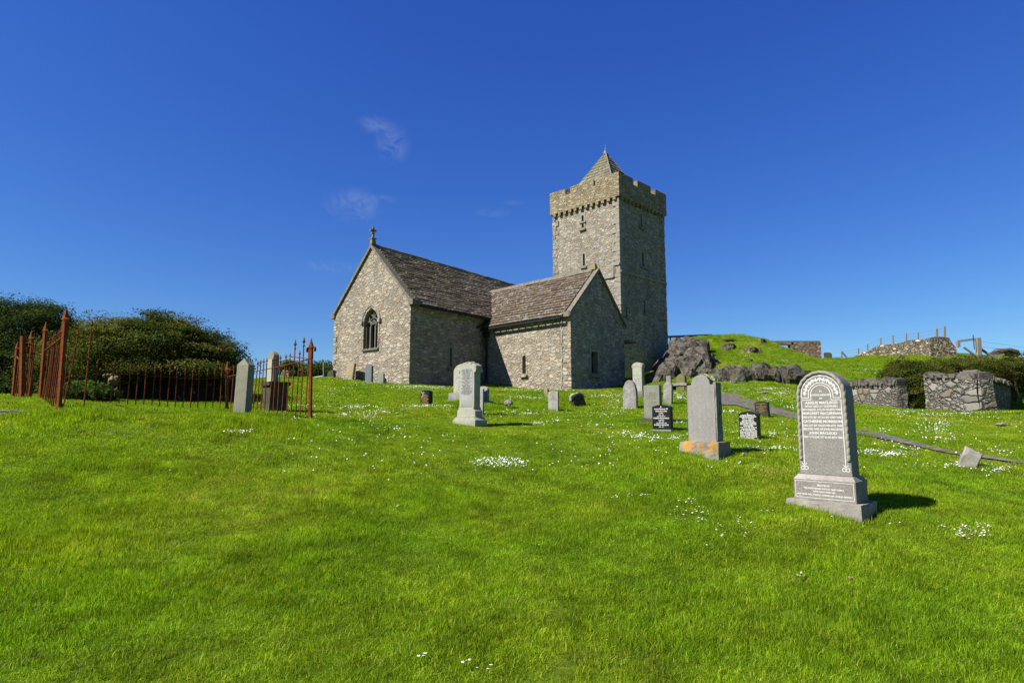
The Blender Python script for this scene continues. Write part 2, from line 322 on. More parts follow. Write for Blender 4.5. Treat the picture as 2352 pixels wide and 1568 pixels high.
def slates(name, base, lich, streak, lo, hi):
    m = NT(name); p = m.wpos(); a = m.n('ShaderNodeAttribute', attribute_name='tone').outputs['Fac']
    c = m.mix(1.0, base, m.ramp(a, [(0, 0.78), (0.5, 0.98), (1, 1.22)]), 'MULTIPLY')
    c = m.mix(0.7, c, m.ramp(m.noise(p, 12, 6, 0.7), [(0.25, 0.45), (0.75, 1.5)]), 'MULTIPLY')
    c = m.mix(m.math('MULTIPLY', m.mapr(m.noise(p, 1.1, 5, 0.7), 0.5, 0.72), streak), c, (0.24, 0.085, 0.03))
    c = m.mix(m.math('MULTIPLY', m.mapr(m.noise(p, 0.9, 4, 0.6), 0.55, 0.75), 0.35), c, (0.17, 0.15, 0.04))
    cl = m.mapr(m.noise(p, 0.35, 3, 0.6), 0.35, 0.65, -0.03, 0.05)
    v = m.n('ShaderNodeTexVoronoi', {'Vector': m.n('ShaderNodeVectorMath', {0: p, 1: m.noise(p, 4, 4, .7, out='Color')}, operation='ADD').outputs[0], 'Scale': 4.2}).outputs['Distance']
    spots = m.mapr(m.math('ADD', m.math('ADD', m.noise(p, 5.5, 5, 0.72), m.math('MULTIPLY', m.math('SUBTRACT', 0.5, v), 0.22)), cl), lo, hi)
    c = m.mix(m.math('MULTIPLY', spots, lich), c, (0.62, 0.60, 0.54))
    m.bump(m.noise(p, 25, 5, 0.7), 0.6, 0.02); return m.fin(c, 0.9)
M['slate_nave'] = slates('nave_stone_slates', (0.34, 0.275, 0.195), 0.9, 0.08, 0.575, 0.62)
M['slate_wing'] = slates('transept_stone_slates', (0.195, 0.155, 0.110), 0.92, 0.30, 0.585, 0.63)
M['slate_spire'] = slates('spire_stone_slates', (0.26, 0.24, 0.16), 0.4, 0.0, 0.58, 0.66)

def _unused(): pass
def rockmat(name, a, b, lich):
    m = NT(name); p = m.wpos()
    c = m.ramp(m.noise(p, 1.6, 8, 0.68, 0.8), [(0.25, a), (0.5, tuple((x + y) / 2 for x, y in zip(a, b))), (0.75, b)])
    v = m.n('ShaderNodeTexVoronoi', {'Vector': m.n('ShaderNodeVectorMath', {0: p, 1: m.noise(p, 1.5, 4, .6, out='Color')}, operation='ADD').outputs[0], 'Scale': 1.3}, feature='DISTANCE_TO_EDGE').outputs['Distance']
    c = m.mix(m.mapr(v, 0.0, 0.03, 0.85, 0), c, (0.02, 0.018, 0.015)); c = m.mix(0.8, c, m.ramp(m.noise(p, 7, 7, 0.75), [(0.3, 0.45), (0.7, 1.45)]), 'MULTIPLY')
    c = m.mix(m.math('MULTIPLY', m.mapr(m.noise(p, 3.2, 6, 0.75), 0.55, 0.66), lich), c, (0.52, 0.49, 0.42))
    c = m.mix(m.math('MULTIPLY', m.mapr(m.noise(p, 2.1, 5, 0.7), 0.58, 0.7), 0.7), c, (0.25, 0.17, 0.06))
    h = m.math('ADD', m.noise(p, 3, 9, 0.7), m.math('MULTIPLY', m.mapr(v, 0, 0.05), 0.35)); m.bump(h, 1.0, 0.32); return m.fin(c, 0.95)
M['rock'] = rockmat('dark_gneiss', (0.080, 0.074, 0.058), (0.36, 0.32, 0.245), 0.55)
M['rock_pale'] = rockmat('lichened_gneiss', (0.13, 0.108, 0.08), (0.36, 0.30, 0.22), 0.6)

m = NT('path_gravel'); p = m.wpos()
c = m.ramp(m.noise(m.n('ShaderNodeMapping', {'Vector': p, 'Rotation': (0, 0, R(-25)), 'Scale': (1, 4, 1)}).outputs[0], 3.0, 7, 0.75), [(0.34, (0.08, 0.07, 0.06)), (0.5, (0.20, 0.18, 0.16)), (0.68, (0.40, 0.37, 0.33))])
m.bump(m.noise(p, 20, 5, .8), 0.8, 0.02); M['path'] = m.fin(c, 0.95)

def grass_col(m, vec, rnd=None):
    big = m.noise(vec, 0.35, 5, 0.65); mid = m.noise(vec, 1.9, 5, 0.7)
    g = m.ramp(big, [(0.26, (0.205, 0.390, 0.008)), (0.44, (0.285, 0.475, 0.012)), (0.60, (0.365, 0.520, 0.018)), (0.74, (0.52, 0.56, 0.070))])
    g = m.mix(0.7, g, m.ramp(mid, [(0.28, 0.45), (0.5, 1.0), (0.72, 1.5)]), 'MULTIPLY')
    g = m.mix(0.6, g, m.ramp(m.noise(vec, 5.5, 3, 0.6), [(0.30, 0.6), (0.5, 1.0), (0.7, 1.25)]), 'MULTIPLY')
    return g
m = NT('turf'); p = m.wpos(); g = grass_col(m, p)
g = m.mix(1.0, g, m.ramp(m.noise(p, 9, 6, 0.8), [(0.3, 0.3), (0.7, 0.8)]), 'MULTIPLY')
m.bump(m.noise(p, 8, 8, 0.8), 0.8, 0.08); M['turf'] = m.fin(g, 0.95)
m = NT('grass_blades'); p = m.wpos(); g = grass_col(m, p)
a = m.n('ShaderNodeAttribute', attribute_name='tone').outputs['Fac']
g = m.mix(1.0, g, m.ramp(a, [(0.0, (0.35, 0.50, 0.5)), (0.5, (1.0, 1.0, 1.0)), (0.86, (1.6, 1.5, 1.6)), (0.93, (1.9, 1.5, 2.2)), (1.0, (3.0, 1.9, 9.0))]), 'MULTIPLY')
g = m.mix(1.0, g, (AL, AL, AL), 'MULTIPLY'); m.put(m.b.inputs['Base Color'], g); m.b.inputs['Roughness'].default_value = 0.5; m.b.inputs['Specular IOR Level'].default_value = 0.15
tr = m.n('ShaderNodeBsdfTranslucent', {'Color': m.mix(1.0, g, (1.5, 1.5, 0.4), 'MULTIPLY')})
mx = m.n('ShaderNodeMixShader', {0: 0.40, 1: m.b.outputs[0], 2: tr.outputs[0]}); m.t.links.new(mx.outputs[0], m.out.inputs['Surface']); M['blade'] = m.m

def foliage(name, a, b, c3, tr=0.25):
    m = NT(name); p = m.wpos(); t = m.n('ShaderNodeAttribute', attribute_name='tone').outputs['Fac']
    c = m.ramp(t, [(0.0, a), (0.55, b), (0.9, c3), (1.0, tuple(min(1, x * 1.3) for x in c3))])
    c = m.mix(0.8, c, m.ramp(m.noise(p, 1.3, 4, 0.6), [(0.3, 0.5), (0.7, 1.35)]), 'MULTIPLY')
    c = m.mix(1.0, c, (AL, AL, AL), 'MULTIPLY'); m.put(m.b.inputs['Base Color'], c); m.b.inputs['Roughness'].default_value = 0.75; m.b.inputs['Specular IOR Level'].default_value = 0.06
    tn = m.n('ShaderNodeBsdfTranslucent', {'Color': m.mix(1.0, c, (1.4, 1.5, 0.6), 'MULTIPLY')})
    mx = m.n('ShaderNodeMixShader', {0: tr, 1: m.b.outputs[0], 2: tn.outputs[0]}); m.t.links.new(mx.outputs[0], m.out.inputs['Surface']); return m.m
M['leaf_thorn'] = foliage('windswept_foliage', (0.028, 0.048, 0.006), (0.10, 0.14, 0.014), (0.28, 0.24, 0.05))
M['leaf_dark'] = foliage('dark_foliage', (0.016, 0.034, 0.005), (0.06, 0.10, 0.012), (0.15, 0.21, 0.03))
M['leaf_light'] = foliage('bright_foliage', (0.05, 0.09, 0.02), (0.10, 0.17, 0.035), (0.18, 0.24, 0.06), 0.35)
M['leaf_right'] = foliage('juniper_foliage', (0.028, 0.05, 0.008), (0.10, 0.14, 0.018), (0.24, 0.19, 0.05))
M['bark'] = simple('grey_bark', (0.17, 0.14, 0.10), 0.9, var=0.6)

# ------------------------------------------------------------------ terrain
CPX = [  # px, py, depth : turf seen there
 (0,1568,3.8),(600,1568,4.0),(1176,1568,4.15),(1760,1568,4.3),(2352,1568,4.4),
 (0,1300,5.6),(600,1300,6.1),(1176,1300,6.5),(1760,1300,6.7),(2352,1300,6.7),
 (0,1120,7.8),(600,1120,8.8),(1176,1150,9.2),(1640,1150,9.0),(2352,1150,9.8),
 (0,1010,9.8),(400,1010,10.6),(800,1010,13),(1000,1040,12),(1300,1050,12.6),(1480,1040,12.2),
 (30,946,11.6),(140,942,11.8),(92,919,14.9),(50,926,16.3),(30,914,20),(712,966,14),(557,957,13.5),(400,962,12.8),(520,945,17),(300,936,15.9),
 (0,903,24),(250,912,21),(450,925,20),(615,940,19),(690,915,22),(700,868,38),(770,870,41),(640,868,38),
 (942,883,36),(850,878,37.5),(800,872,39),(860,905,29),(860,940,21),(780,960,17.5),(900,985,15),
 (1090,978,18),(1040,925,24),(980,942,24.5),(1106,955,21),(1118,930,24.5),(1170,933,24),(1270,946,23.5),(1325,929,27),(1258,911,31),
 (1060,890,37.5),(1160,894,37.6),(1310,896,35.6),(1425,893,38.5),(1200,915,30),(1380,910,31),(1200,985,17),(1350,970,19),(1400,1000,16),
 (1447,944,24),(1465,908,31),(1500,969,18.6),(1522,993,17),(1534,924,25),(1536,888,33),(1564,892,32),(1680,1052,11.8),(1560,1040,12),
 (1724,1016,15),(1755,957,23),(1700,905,31),(1830,952,24.5),(1660,930,27),(1800,900,32),(1640,888,36),(1850,882,37),(1920,878,37),
 (1985,1196,7.75),(1815,1163,8.3),(2010,990,18),(2150,1032,15),(2352,1065,13.2),(2226,1062,14),(2300,978,22),
 (2253,951,25.7),(2125,944,28.9),(2060,939,31),(1960,938,34.5),(2326,945,37),(2352,945,24),(2400,990,18),
 (1600,852,39.2),(1640,830,42),(1640,795,45.5),(1640,773,49),(1537,792,56),(1590,777,51),(1750,779,49),(1750,840,42),(1800,803,49),(1850,822,50),(1890,830,53),
 (1680,846,38.9),(1760,840,38.9),(1830,846,38.9),(1850,850,42.5),(1478,886,50),(1492,880,51),(1505,850,53),(1520,822,54.5),(1950,855,44),(1950,826,54),(2050,817,54),(2140,810,53),(2200,826,48),(2050,842,46),(2200,850,42),(2352,832,50),(2280,818,56)]
XYZ = [tuple(P(*q)) for q in CPX]
XYZ += [(0, 0, 0), (-4, 0, .05), (4, 0, 0), (-10, 1, .5), (10, 1, 0), (0, -6, -.35), (-8, -6, -.1), (8, -6, -.3), (-14, 6, 1.2), (12, 4, .1), (-20, 12, 2.0), (16, 9, .5), (24, 16, 1.2), (-24, 22, 2.4), (-30, 40, 2.2), (-20, 50, 2.2), (-6, 56, 3.2), (6, 60, 5.0), (20, 62, 5.6), (36, 62, 5.6), (48, 50, 5.0), (40, 30, 3.2), (-10, 42, 3.6), (2, 42, 4.2), (-40, 20, 2.2), (55, 20, 2.2), (50, 66, 4.6), (-35, 64, 1.2), (0, 72, 3.2), (12.6, 46.6, 7.15), (14.6, 48, 6.95), (17, 48.5, 6.7), (11.5, 50, 6.9), (13.2, 44.4, 7.2)]
CT = np.array(XYZ); CQ = CT[:, :2] / 10.0
def tps_k(r2): return np.where(r2 > 1e-12, 0.5 * r2 * np.log(np.maximum(r2, 1e-12)), 0.0)
_d = ((CQ[:, None] - CQ[None]) ** 2).sum(-1); n_ = len(CQ)
_A = np.zeros((n_ + 3, n_ + 3)); _A[:n_, :n_] = tps_k(_d) + np.eye(n_) * 0.004
_A[:n_, n_] = 1; _A[:n_, n_ + 1:] = CQ; _A[n_, :n_] = 1; _A[n_ + 1:, :n_] = CQ.T
_w = np.linalg.solve(_A, np.concatenate([CT[:, 2], np.zeros(3)]))
def vnoise(x, y, s, seed):                       # cheap smooth value noise
    x = x / s + seed * 13.7; y = y / s - seed * 7.3
    xi = np.floor(x).astype(int); yi = np.floor(y).astype(int); fx = x - xi; fy = y - yi
    fx = fx * fx * (3 - 2 * fx); fy = fy * fy * (3 - 2 * fy)
    def h(a, b): t = np.sin(a * 127.1 + b * 311.7 + seed) * 43758.5453; return t - np.floor(t)
    return (h(xi, yi) * (1 - fx) + h(xi + 1, yi) * fx) * (1 - fy) + (h(xi, yi + 1) * (1 - fx) + h(xi + 1, yi + 1) * fx) * fy - 0.5
GX0, GX1, GY0, GY1, GS = -42.0, 58.0, -8.0, 74.0, 0.2
gx = np.arange(GX0, GX1 + 1e-6, GS); gy = np.arange(GY0, GY1 + 1e-6, GS)
def tps(x, y):
    q = np.stack([x.ravel(), y.ravel()], -1) / 10.0; out = np.empty(len(q))
    for i in range(0, len(q), 20000):
        b = q[i:i + 20000]; k = tps_k(((b[:, None] - CQ[None]) ** 2).sum(-1))
        out[i:i + 20000] = k @ _w[:n_] + _w[n_] + b @ _w[n_ + 1:]
    return out.reshape(x.shape)
_gx4 = gx[::4]; _gy4 = gy[::4]; X4, Y4 = np.meshgrid(_gx4, _gy4); Z4 = tps(X4, Y4)
def bil(x, y, Z, x0, y0, s):
    fx = np.clip((x - x0) / s, 0, Z.shape[1] - 1.001); fy = np.clip((y - y0) / s, 0, Z.shape[0] - 1.001)
    i = fx.astype(int); j = fy.astype(int); a = fx - i; b = fy - j
    return (Z[j, i] * (1 - a) + Z[j, i + 1] * a) * (1 - b) + (Z[j + 1, i] * (1 - a) + Z[j + 1, i + 1] * a) * b
XX, YY = np.meshgrid(gx, gy)
ZZ = bil(XX, YY, Z4, GX0, GY0, GS * 4)
dist = np.hypot(XX, YY)
ZZ += 0.05 * vnoise(XX, YY, 1.3, 1) * np.clip(dist / 6, .4, 1) + 0.11 * vnoise(XX, YY, 3.1, 2) * np.clip(dist / 8, .3, 1) + 0.025 * vnoise(XX, YY, .55, 3)
ZZ += (.34 * vnoise(XX, YY, 2.0, 31) + .16 * vnoise(XX, YY, .9, 32)) * np.clip((XX - 8) / 3, 0, 1) * np.clip((YY - 35.5) / 2, 0, 1) * np.clip((32 - XX) / 6, 0, 1)
for (px, py, Y, r, h) in ((640, 985, 13, 1.0, .10), (450, 975, 12.2, .9, .10), (880, 925, 24, 2.0, .18), (1180, 1000, 14.5, 1.4, .1), (160, 955, 11.4, .5, .08), (1655, 1062, 11.6, .75, -.13), (1985, 1200, 7.7, .5, -.03), (300, 968, 12, .7, .08), (880, 1000, 14, .9, .10), (1350, 1005, 15, 1.2, .08)):
    q = P(px, py, Y); ZZ += h * np.exp(-((XX - q.x) ** 2 + (YY - q.y) ** 2) / r ** 2)
def ground(x, y):
    x = np.asarray(x, float); y = np.asarray(y, float)
    z = bil(x, y, ZZ, GX0, GY0, GS)
    dx = np.maximum(np.maximum(GX0 - x, x - GX1), 0); dy = np.maximum(np.maximum(GY0 - y, y - GY1), 0); d = np.hypot(dx, dy)
    return z * np.exp(-d / 90.0) - d * 0.02
def gz(x, y): return float(ground(x, y))
def hit(px, py, ymin=2.5, ymax=66):
    """where the viewing ray through (px,py) meets the turf"""
    px = np.atleast_1d(np.asarray(px, float)); py = np.atleast_1d(np.asarray(py, float))
    u = (px - CX) / F; v = (CY - py) / F; dy = CP - v * SP; rx = u / dy; rz = (SP + v * CP) / dy
    res = np.full(len(px), np.nan); Ys = np.geomspace(ymin, ymax, 420); prev = None
    for Y in Ys:
        d = EYE + rz * Y - ground(rx * Y, np.full_like(rx, Y))
        if prev is not None:
            c = np.isnan(res) & (d <= 0) & (prev[1] > 0)
            t = prev[1] / np.maximum(prev[1] - d, 1e-9); res = np.where(c, prev[0] + t * (Y - prev[0]), res)
        prev = (Y, d)
    x = rx * res; return np.stack([x, res, ground(np.nan_to_num(x), np.nan_to_num(res))], -1)
def axis(a, b, s, lim, g=1.13):
    c = list(np.arange(a, b + 1e-6, s)); st = s; lo = [a]; hi = [c[-1]]
    while lo[-1] > -lim: st *= g; lo.append(lo[-1] - st)
    st = s
    while hi[-1] < lim: st *= g; hi.append(hi[-1] + st)
    return np.array(lo[:0:-1] + c + hi[1:])
ax = axis(-40, 56, 0.3, 900); ay = axis(-4, 72, 0.3, 900)
AX, AY = np.meshgrid(ax, ay); AZ = ground(AX, AY)
V = np.stack([AX.ravel(), AY.ravel(), AZ.ravel()], -1); nx, ny = len(ax), len(ay)
idx = (np.arange(ny - 1)[:, None] * nx + np.arange(nx - 1)[None]).ravel()
gobj = np_mesh('ground', V, np.stack([idx, idx + 1, idx + nx + 1, idx + nx], -1), M['turf'], smooth=True)
obj_tag(gobj, kind='structure')

# added high ground, unseen behind the viewer, blocking low sky light to deepen shade
hv = []; hf = []; NA = 120
for i in range(NA):
    a = 2 * math.pi * i / NA; fr = max(0.0, -math.cos(a)) ** .6                   # low ahead, high behind the viewer
    for k, (d, hh) in enumerate(((150, -12), (200, 16), (270, 46), (360, 80), (480, 60), (600, -20))):
        h = hh * fr * (1 + .5 * vnoise(np.array(a * 6.0), np.array(k * .35), 1.0, 5)) - 14 * (1 - fr); hv.append((d * math.sin(a), d * math.cos(a), float(h)))
for i in range(NA):
    j = (i + 1) % NA
    for k in range(5): hf.append((i * 6 + k, j * 6 + k, j * 6 + k + 1, i * 6 + k + 1))
m = NT('blocker_moorland'); p = m.wpos(); M['blocker_moor'] = m.fin(m.ramp(m.noise(p, .03, 6, .7), [(.3, (.06, .075, .03)), (.7, (.16, .14, .07))]), .95)
mb = MB(); mb.add(hv, hf); mb.build('sky_blocker_hills', M['blocker_moor'], smooth=True, kind='structure')

# ------------------------------------------------------------------ path
up_e = hit([1590, 1640, 1690, 1735, 1785, 1830, 1900, 1967, 2030, 2090, 2150, 2250, 2352, 2420], [903, 903, 904.5, 922, 936, 949, 968, 985, 998, 1014, 1030, 1046, 1062, 1074])
lo_e = hit([1590, 1640, 1690, 1730, 1785, 1830, 1900, 1967, 2030, 2090, 2150, 2250, 2352, 2420], [925, 928, 931, 943, 953, 964, 981, 998, 1010, 1024, 1037, 1053, 1068, 1080])
pv = []; pf = []; NP = 12; JN = 8
def lerp_rows(E, k):
    t = k * (len(E) - 1); i = min(int(t), len(E) - 2); return E[i] + (E[i + 1] - E[i]) * (t - i)
NR = 120
for i in range(NR):
    a = lerp_rows(up_e, i / (NR - 1)); b = lerp_rows(lo_e, i / (NR - 1)); e1 = vnoise(np.array(a[0]), np.array(a[1]), .5, 9) * .12; e2 = vnoise(np.array(b[0]), np.array(b[1]), .5, 10) * .12
    for j in range(JN):
        t = j / (JN - 1); t = t * (1 + e2 - e1) + e1; q = a + (b - a) * t; pv.append((q[0], q[1], gz(q[0], q[1]) + 0.03 + 0.004 * math.sin(j)))
pf = [(i * JN + j, i * JN + j + 1, (i + 1) * JN + j + 1, (i + 1) * JN + j) for i in range(NR - 1) for j in range(JN - 1)]
mb = MB(); mb.add(pv, pf); mb.build('path', M['path'], smooth=True, kind='structure')
path_poly = np.array([(q[0], q[1]) for q in up_e] + [(q[0], q[1]) for q in lo_e[::-1]])
def in_poly(x, y, poly):
    c = np.zeros(len(x), bool); j = len(poly) - 1
    for i in range(len(poly)):
        xi, yi = poly[i]; xj, yj = poly[j]
        c ^= ((yi > y) != (yj > y)) & (x < (xj - xi) * (y - yi) / (yj - yi + 1e-12) + xi); j = i
    return c

# ------------------------------------------------------------------ church
church = thing('church', 'old grey rubble stone church with slated roofs and a battlemented square tower', 'church', (0, 0, 0))
def dr(az): return Vector((math.sin(R(az)), math.cos(R(az)), 0))
def XY(v): return Vector((v[0], v[1], 0))
def inter(p, d, q, e):                # 2D line intersection p+s d = q+t e
    den = d.x * e.y - d.y * e.x; s = ((q.x - p.x) * e.y - (q.y - p.y) * e.x) / den; return p + d * s
nB, nA = dr(37.0), dr(-48.7)
cA = XY(P(943.5, 690, 36)); LEN_G = 7.30; cL = cA + nA * LEN_G
NL = 18.4; cAe = cA + nB * NL; cLe = cL + nB * NL
z_e = P(944, 690, 36).z; mid = (cA + cL) / 2
z_a = P(857, 568, mid.y / K).z
ZB = 1.5                                                 # walls run down into the hill
def solid_gable(c0, c1, ax_, L, ze, za, zb=ZB):
    """gabled solid: c0,c1 gable corners, ax_ direction along the ridge"""
    a, b = c0.copy(), c1.copy(); m_ = (a + b) / 2; vs = []
    for off in (Vector((0, 0, 0)), ax_ * L):
        for q, z in ((a, zb), (b, zb), (b, ze), (m_, za), (a, ze)): vs.append((q.x + off.x, q.y + off.y, z))
    fs = [(0, 1, 2, 3, 4), (9, 8, 7, 6, 5)] + [(i, i + 5, (i + 1) % 5 + 5, (i + 1) % 5) for i in range(5)]
    return vs, fs
def cut(o, cutters):
    """open real recesses in a wall mesh"""
    for c in cutters:
        md = o.modifiers.new('b', 'BOOLEAN'); md.operation = 'DIFFERENCE'; md.object = c; md.solver = 'EXACT'
    bpy.context.view_layer.update(); dg = bpy.context.evaluated_depsgraph_get()
    me = bpy.data.meshes.new_from_object(o.evaluated_get(dg)); o.modifiers.clear(); old = o.data; o.data = me; bpy.data.meshes.remove(old)
    for c in cutters: d = c.data; bpy.data.objects.remove(c); bpy.data.meshes.remove(d)
def fix_normals(me):
    b = bmesh.new(); b.from_mesh(me); bmesh.ops.recalc_face_normals(b, faces=b.faces); b.to_mesh(me); b.free()
def frame_at(p, nrm):
    """matrix: local x to the right seen from outside, y into the wall, z up"""
    y = -nrm.normalized(); z = Vector((0, 0, 1)); x = y.cross(z).normalized()
    return Matrix(((x.x, y.x, z.x, p.x), (x.y, y.y, z.y, p.y), (x.z, y.z, z.z, p.z), (0, 0, 0, 1)))
def wall_point(px, py, p0, nrm):
    """point of the wall plane seen at a pixel"""
    r = Vector(ray(px, py)); o = Vector((0, 0, EYE)); t = (p0 - o).dot(nrm) / r.dot(nrm); return o + r * t
def lancet(w, h, kind='round', n=8, spring=None):
    s = h - (w * .5 if kind == 'round' else w * .95) if spring is None else spring
    pts = [(-w / 2, 0), (w / 2, 0), (w / 2, s)]
    if kind == 'round':
        pts += [(w / 2 * math.cos(t), s + (h - s) * math.sin(t)) for t in np.linspace(0, math.pi, n + 1)[1:-1]]
    elif kind == 'point':
        for t in np.linspace(0, 1, n)[1:]:
            th_ = t * 1.318; pts.append((w / 2 - w * .667 * (1 - math.cos(th_)) , s + (h - s) * math.sin(th_) / .968)) if t < 1 else pts.append((0, h))
        pts += [(-x, z) for x, z in pts[3:-1]][::-1]
    else: pts = [(-w / 2, 0), (w / 2, 0), (w / 2, h)]; pts.append((-w / 2, h)); return pts
    pts.append((-w / 2, s)); return pts
def cutter(prof, mat4, depth, y0=-0.3):
    mb = MB(); mb.prism(prof, depth - y0, y0=y0); o = mb.build('cutter', None); fix_normals(o.data); o.matrix_world = mat4; return o
def ring_prism(mb, outer, inner, y0, t):
    n = len(outer); vs = [(x, y0, z) for x, z in outer] + [(x, y0, z) for x, z in inner] + [(x, y0 + t, z) for x, z in outer] + [(x, y0 + t, z) for x, z in inner]
    fs = []
    for i in range(n):
        j = (i + 1) % n
        fs += [(i, j, n + j, n + i), (2 * n + i, 3 * n + i, 3 * n + j, 2 * n + j), (i, 2 * n + i, 2 * n + j, j), (n + i, n + j, 3 * n + j, 3 * n + i)]
    mb.add(vs, fs)
def small_window(wall_specs, pxl, pxr, pt, pb, p0, nrm, kind='round', surround=True, frame_mat='dressed', fw=.10):
    """prepare one slit window; returns cutter, adds frame and glass"""
    a = wall_point((pxl + pxr) / 2, pb, p0, nrm); l = wall_point(pxl, pb, p0, nrm); r = wall_point(pxr, pb, p0, nrm); t = wall_point((pxl + pxr) / 2, pt, p0, nrm)
    w = (r - l).length; h = t.z - a.z; m4 = frame_at(a, nrm); prof = lancet(w, h, kind)
    ct = cutter(prof, m4, 0.5)
    big = lancet(w + 2 * fw, h + 2 * fw, kind); big = [(x, z - fw) for x, z in big]
    mb = MB()
    ring_prism(mb, big, [(x * .98, z) for x, z in prof], -0.025, 0.10)
    fr = mb.build('window', M[frame_mat], church); fr.matrix_local = m4; fix_normals(fr.data)
    mb = MB(); mb.prism([(x * 1.02, z * 1.01) for x, z in prof], 0.02, y0=0.36); g = mb.build('pane', M['glass'], fr)
    mb = MB(); mb.box((0, -0.05, -fw - 0.05), (w + 3 * fw, 0.22, 0.12)); mb.build('sill', M[frame_mat], fr)
    return ct

# nave walls
mb = MB(); mb.add(*solid_gable(cA, cL, nB, NL, z_e, z_a)); nave = mb.build('nave_wall', M['church'], church); fix_normals(nave.data)
nrmG = Vector((-nA.y, nA.x, 0)); nrmG = nrmG if nrmG.y < 0 else -nrmG       # gable faces the viewer, left
nrmS = Vector((nB.y, -nB.x, 0))                                             # long side, faces right
bwin = wall_point(850, 800, cA, nrmG); wl = wall_point(834.5, 800, cA, nrmG); wr = wall_point(868, 797, cA, nrmG); wt = wall_point(852, 708, cA, nrmG)
WW = XY(wr - wl).length; WH = wt.z - bwin.z; mW = frame_at(Vector((wl.x + wr.x, wl.y + wr.y, 2 * bwin.z)) / 2, nrmG)
profW = lancet(WW, WH, 'point', 12, spring=WH * .62)
c1 = cutter(profW, mW, 0.75)
c2 = small_window(None, 1032, 1038, 798, 842, cA, nrmS, 'round', frame_mat='dressed')
cut(nave, [c1, c2])
# great window: surround, mullions, tracery wheel, glass
mb = MB(); n12 = len(profW)
outer = [(x * (1 + .20 / WW), z + (.12 * z / WH)) for x, z in profW]; outer[0] = (outer[0][0], -.12); outer[1] = (outer[1][0], -.12)
ring_prism(mb, outer, [(x * .985, z) for x, z in profW], -0.03, 0.12)
gw = mb.build('great_window', M['church'], church); gw.matrix_local = mW; fix_normals(gw.data)
mb = MB(); mb.prism(profW, 0.02, y0=0.62); mb.build('pane', M['glass'], gw)
mb = MB(); yT = 0.20
def tr_path(pts, w=0.055, y=yT): mb.tube([(x, y, z) for x, z in pts], w, 6)
sp = WH * .56
for x in (-WW / 6, WW / 6): mb.box((x, yT, sp / 2), (0.10, 0.16, sp))
for x in (-WW / 2 + .05, WW / 2 - .05): mb.box((x, yT, sp / 2), (0.10, 0.16, sp))
for k in range(3):
    xc = -WW / 3 + k * WW / 3; hw = WW / 6
    tr_path([(xc - hw * math.cos(t), sp + hw * 1.15 * math.sin(t) * (1 + .15 * math.sin(t))) for t in np.linspace(0, math.pi, 9)], 0.05)
rc = WW * .30; zc = sp + WH * .235
tr_path([(rc * math.cos(t), zc + rc * math.sin(t)) for t in np.linspace(0, 2 * math.pi, 21)], 0.055)
for k in range(6):
    t = k * math.pi / 3 + math.pi / 2; tr_path([(0, zc), (rc * math.cos(t), zc + rc * math.sin(t))], 0.04)
tr_path([(0, zc + rc), (0, WH * .99)], .05)
tr_path([(-WW * .47, sp), (-WW * .40, sp + WH * .2), (-WW * .2, sp + WH * .36)], .04); tr_path([(WW * .47, sp), (WW * .40, sp + WH * .2), (WW * .2, sp + WH * .36)], .04)
mb.build('tracery', M['tracery'], gw)
mb = MB(); mb.box((0, 0.05, -0.08), (WW + .16, 0.30, 0.10)); mb.build('sill', M['tracery'], gw)
mb = MB()
hood = [(x * (1 + .30 / WW), z + .16 * max(0, (z / WH))) for x, z in profW if z > WH * .55]
mb.tube([(x, -0.03, z) for x, z in hood], 0.045, 6); mb.box((hood[0][0], -.06, hood[0][1]), (.2, .16, .2)); mb.box((hood[-1][0], -.06, hood[-1][1]), (.2, .16, .2))
mb.build('hood_mould', M['dressed'], gw)

def roof_slates(name, mat, e0, e1, r0, r1, rows, sw, thick=0.035, over=0.0):
    """slates between the eaves edge e0-e1 and the ridge r0-r1, course by course"""
    mb = MB(); L = (e1 - e0).length; nrm = (e1 - e0).cross(r0 - e0).normalized()
    if nrm.z < 0: nrm = -nrm
    ts = np.linspace(0, 1, rows + 1); ts = ts + 0.22 / rows * np.sin(ts * math.pi)
    for i in range(rows):
        t0 = ts[i]; t1 = min(1.0, ts[i + 1] + .25 / rows); x = -rng.random() * sw
        while x < L:
            w = sw * rng.uniform(.65, 1.4); a = max(0, x) / L; b = min(L, x + w - .012) / L; x += w
            if b - a < .01 / L: continue
            dz = rng.normal(0, .006); jt = rng.normal(0, .04 / rows); lift = thick * rng.uniform(.8, 1.35)
            q = lambda s, t, o: (e0.lerp(e1, s)).lerp(r0.lerp(r1, s), t) + nrm * o
            tl = t0 + jt if i else t0
            vs = [q(a, tl, lift + .02 + dz), q(b, tl, lift + .02 + dz), q(b, t1, .012 + dz), q(a, t1, .012 + dz), q(a, tl, .0), q(b, tl, .0), q(b, t1, -.01), q(a, t1, -.01)]
            mb.add(vs, [(0, 1, 2, 3), (4, 5, 1, 0), (5, 6, 2, 1), (7, 4, 0, 3)], float(rng.random()))
    return mb.build(name, mat, church)
def v3(xy, z): return Vector((xy.x, xy.y, z))
ov = 0.28; slope = (z_a - z_e) / (LEN_G / 2)
rA = mid + nB * 0.3; rE = mid + nB * NL
eo = -nA * ov
roof_slates('nave_roof', M['slate_nave'], v3(cA + nB * .3 + eo, z_e - ov * slope + .10), v3(cAe + eo, z_e - ov * slope + .10), v3(rA, z_a + .10), v3(rE, z_a + .10), 24, .62, .08)
eo2 = nA * ov
roof_slates('nave_roof', M['slate_nave'], v3(cL + nB * .3 + eo2, z_e - ov * slope + .10), v3(cLe + eo2, z_e - ov * slope + .10), v3(rA, z_a + .10), v3(rE, z_a + .10), 24, .62, .08)
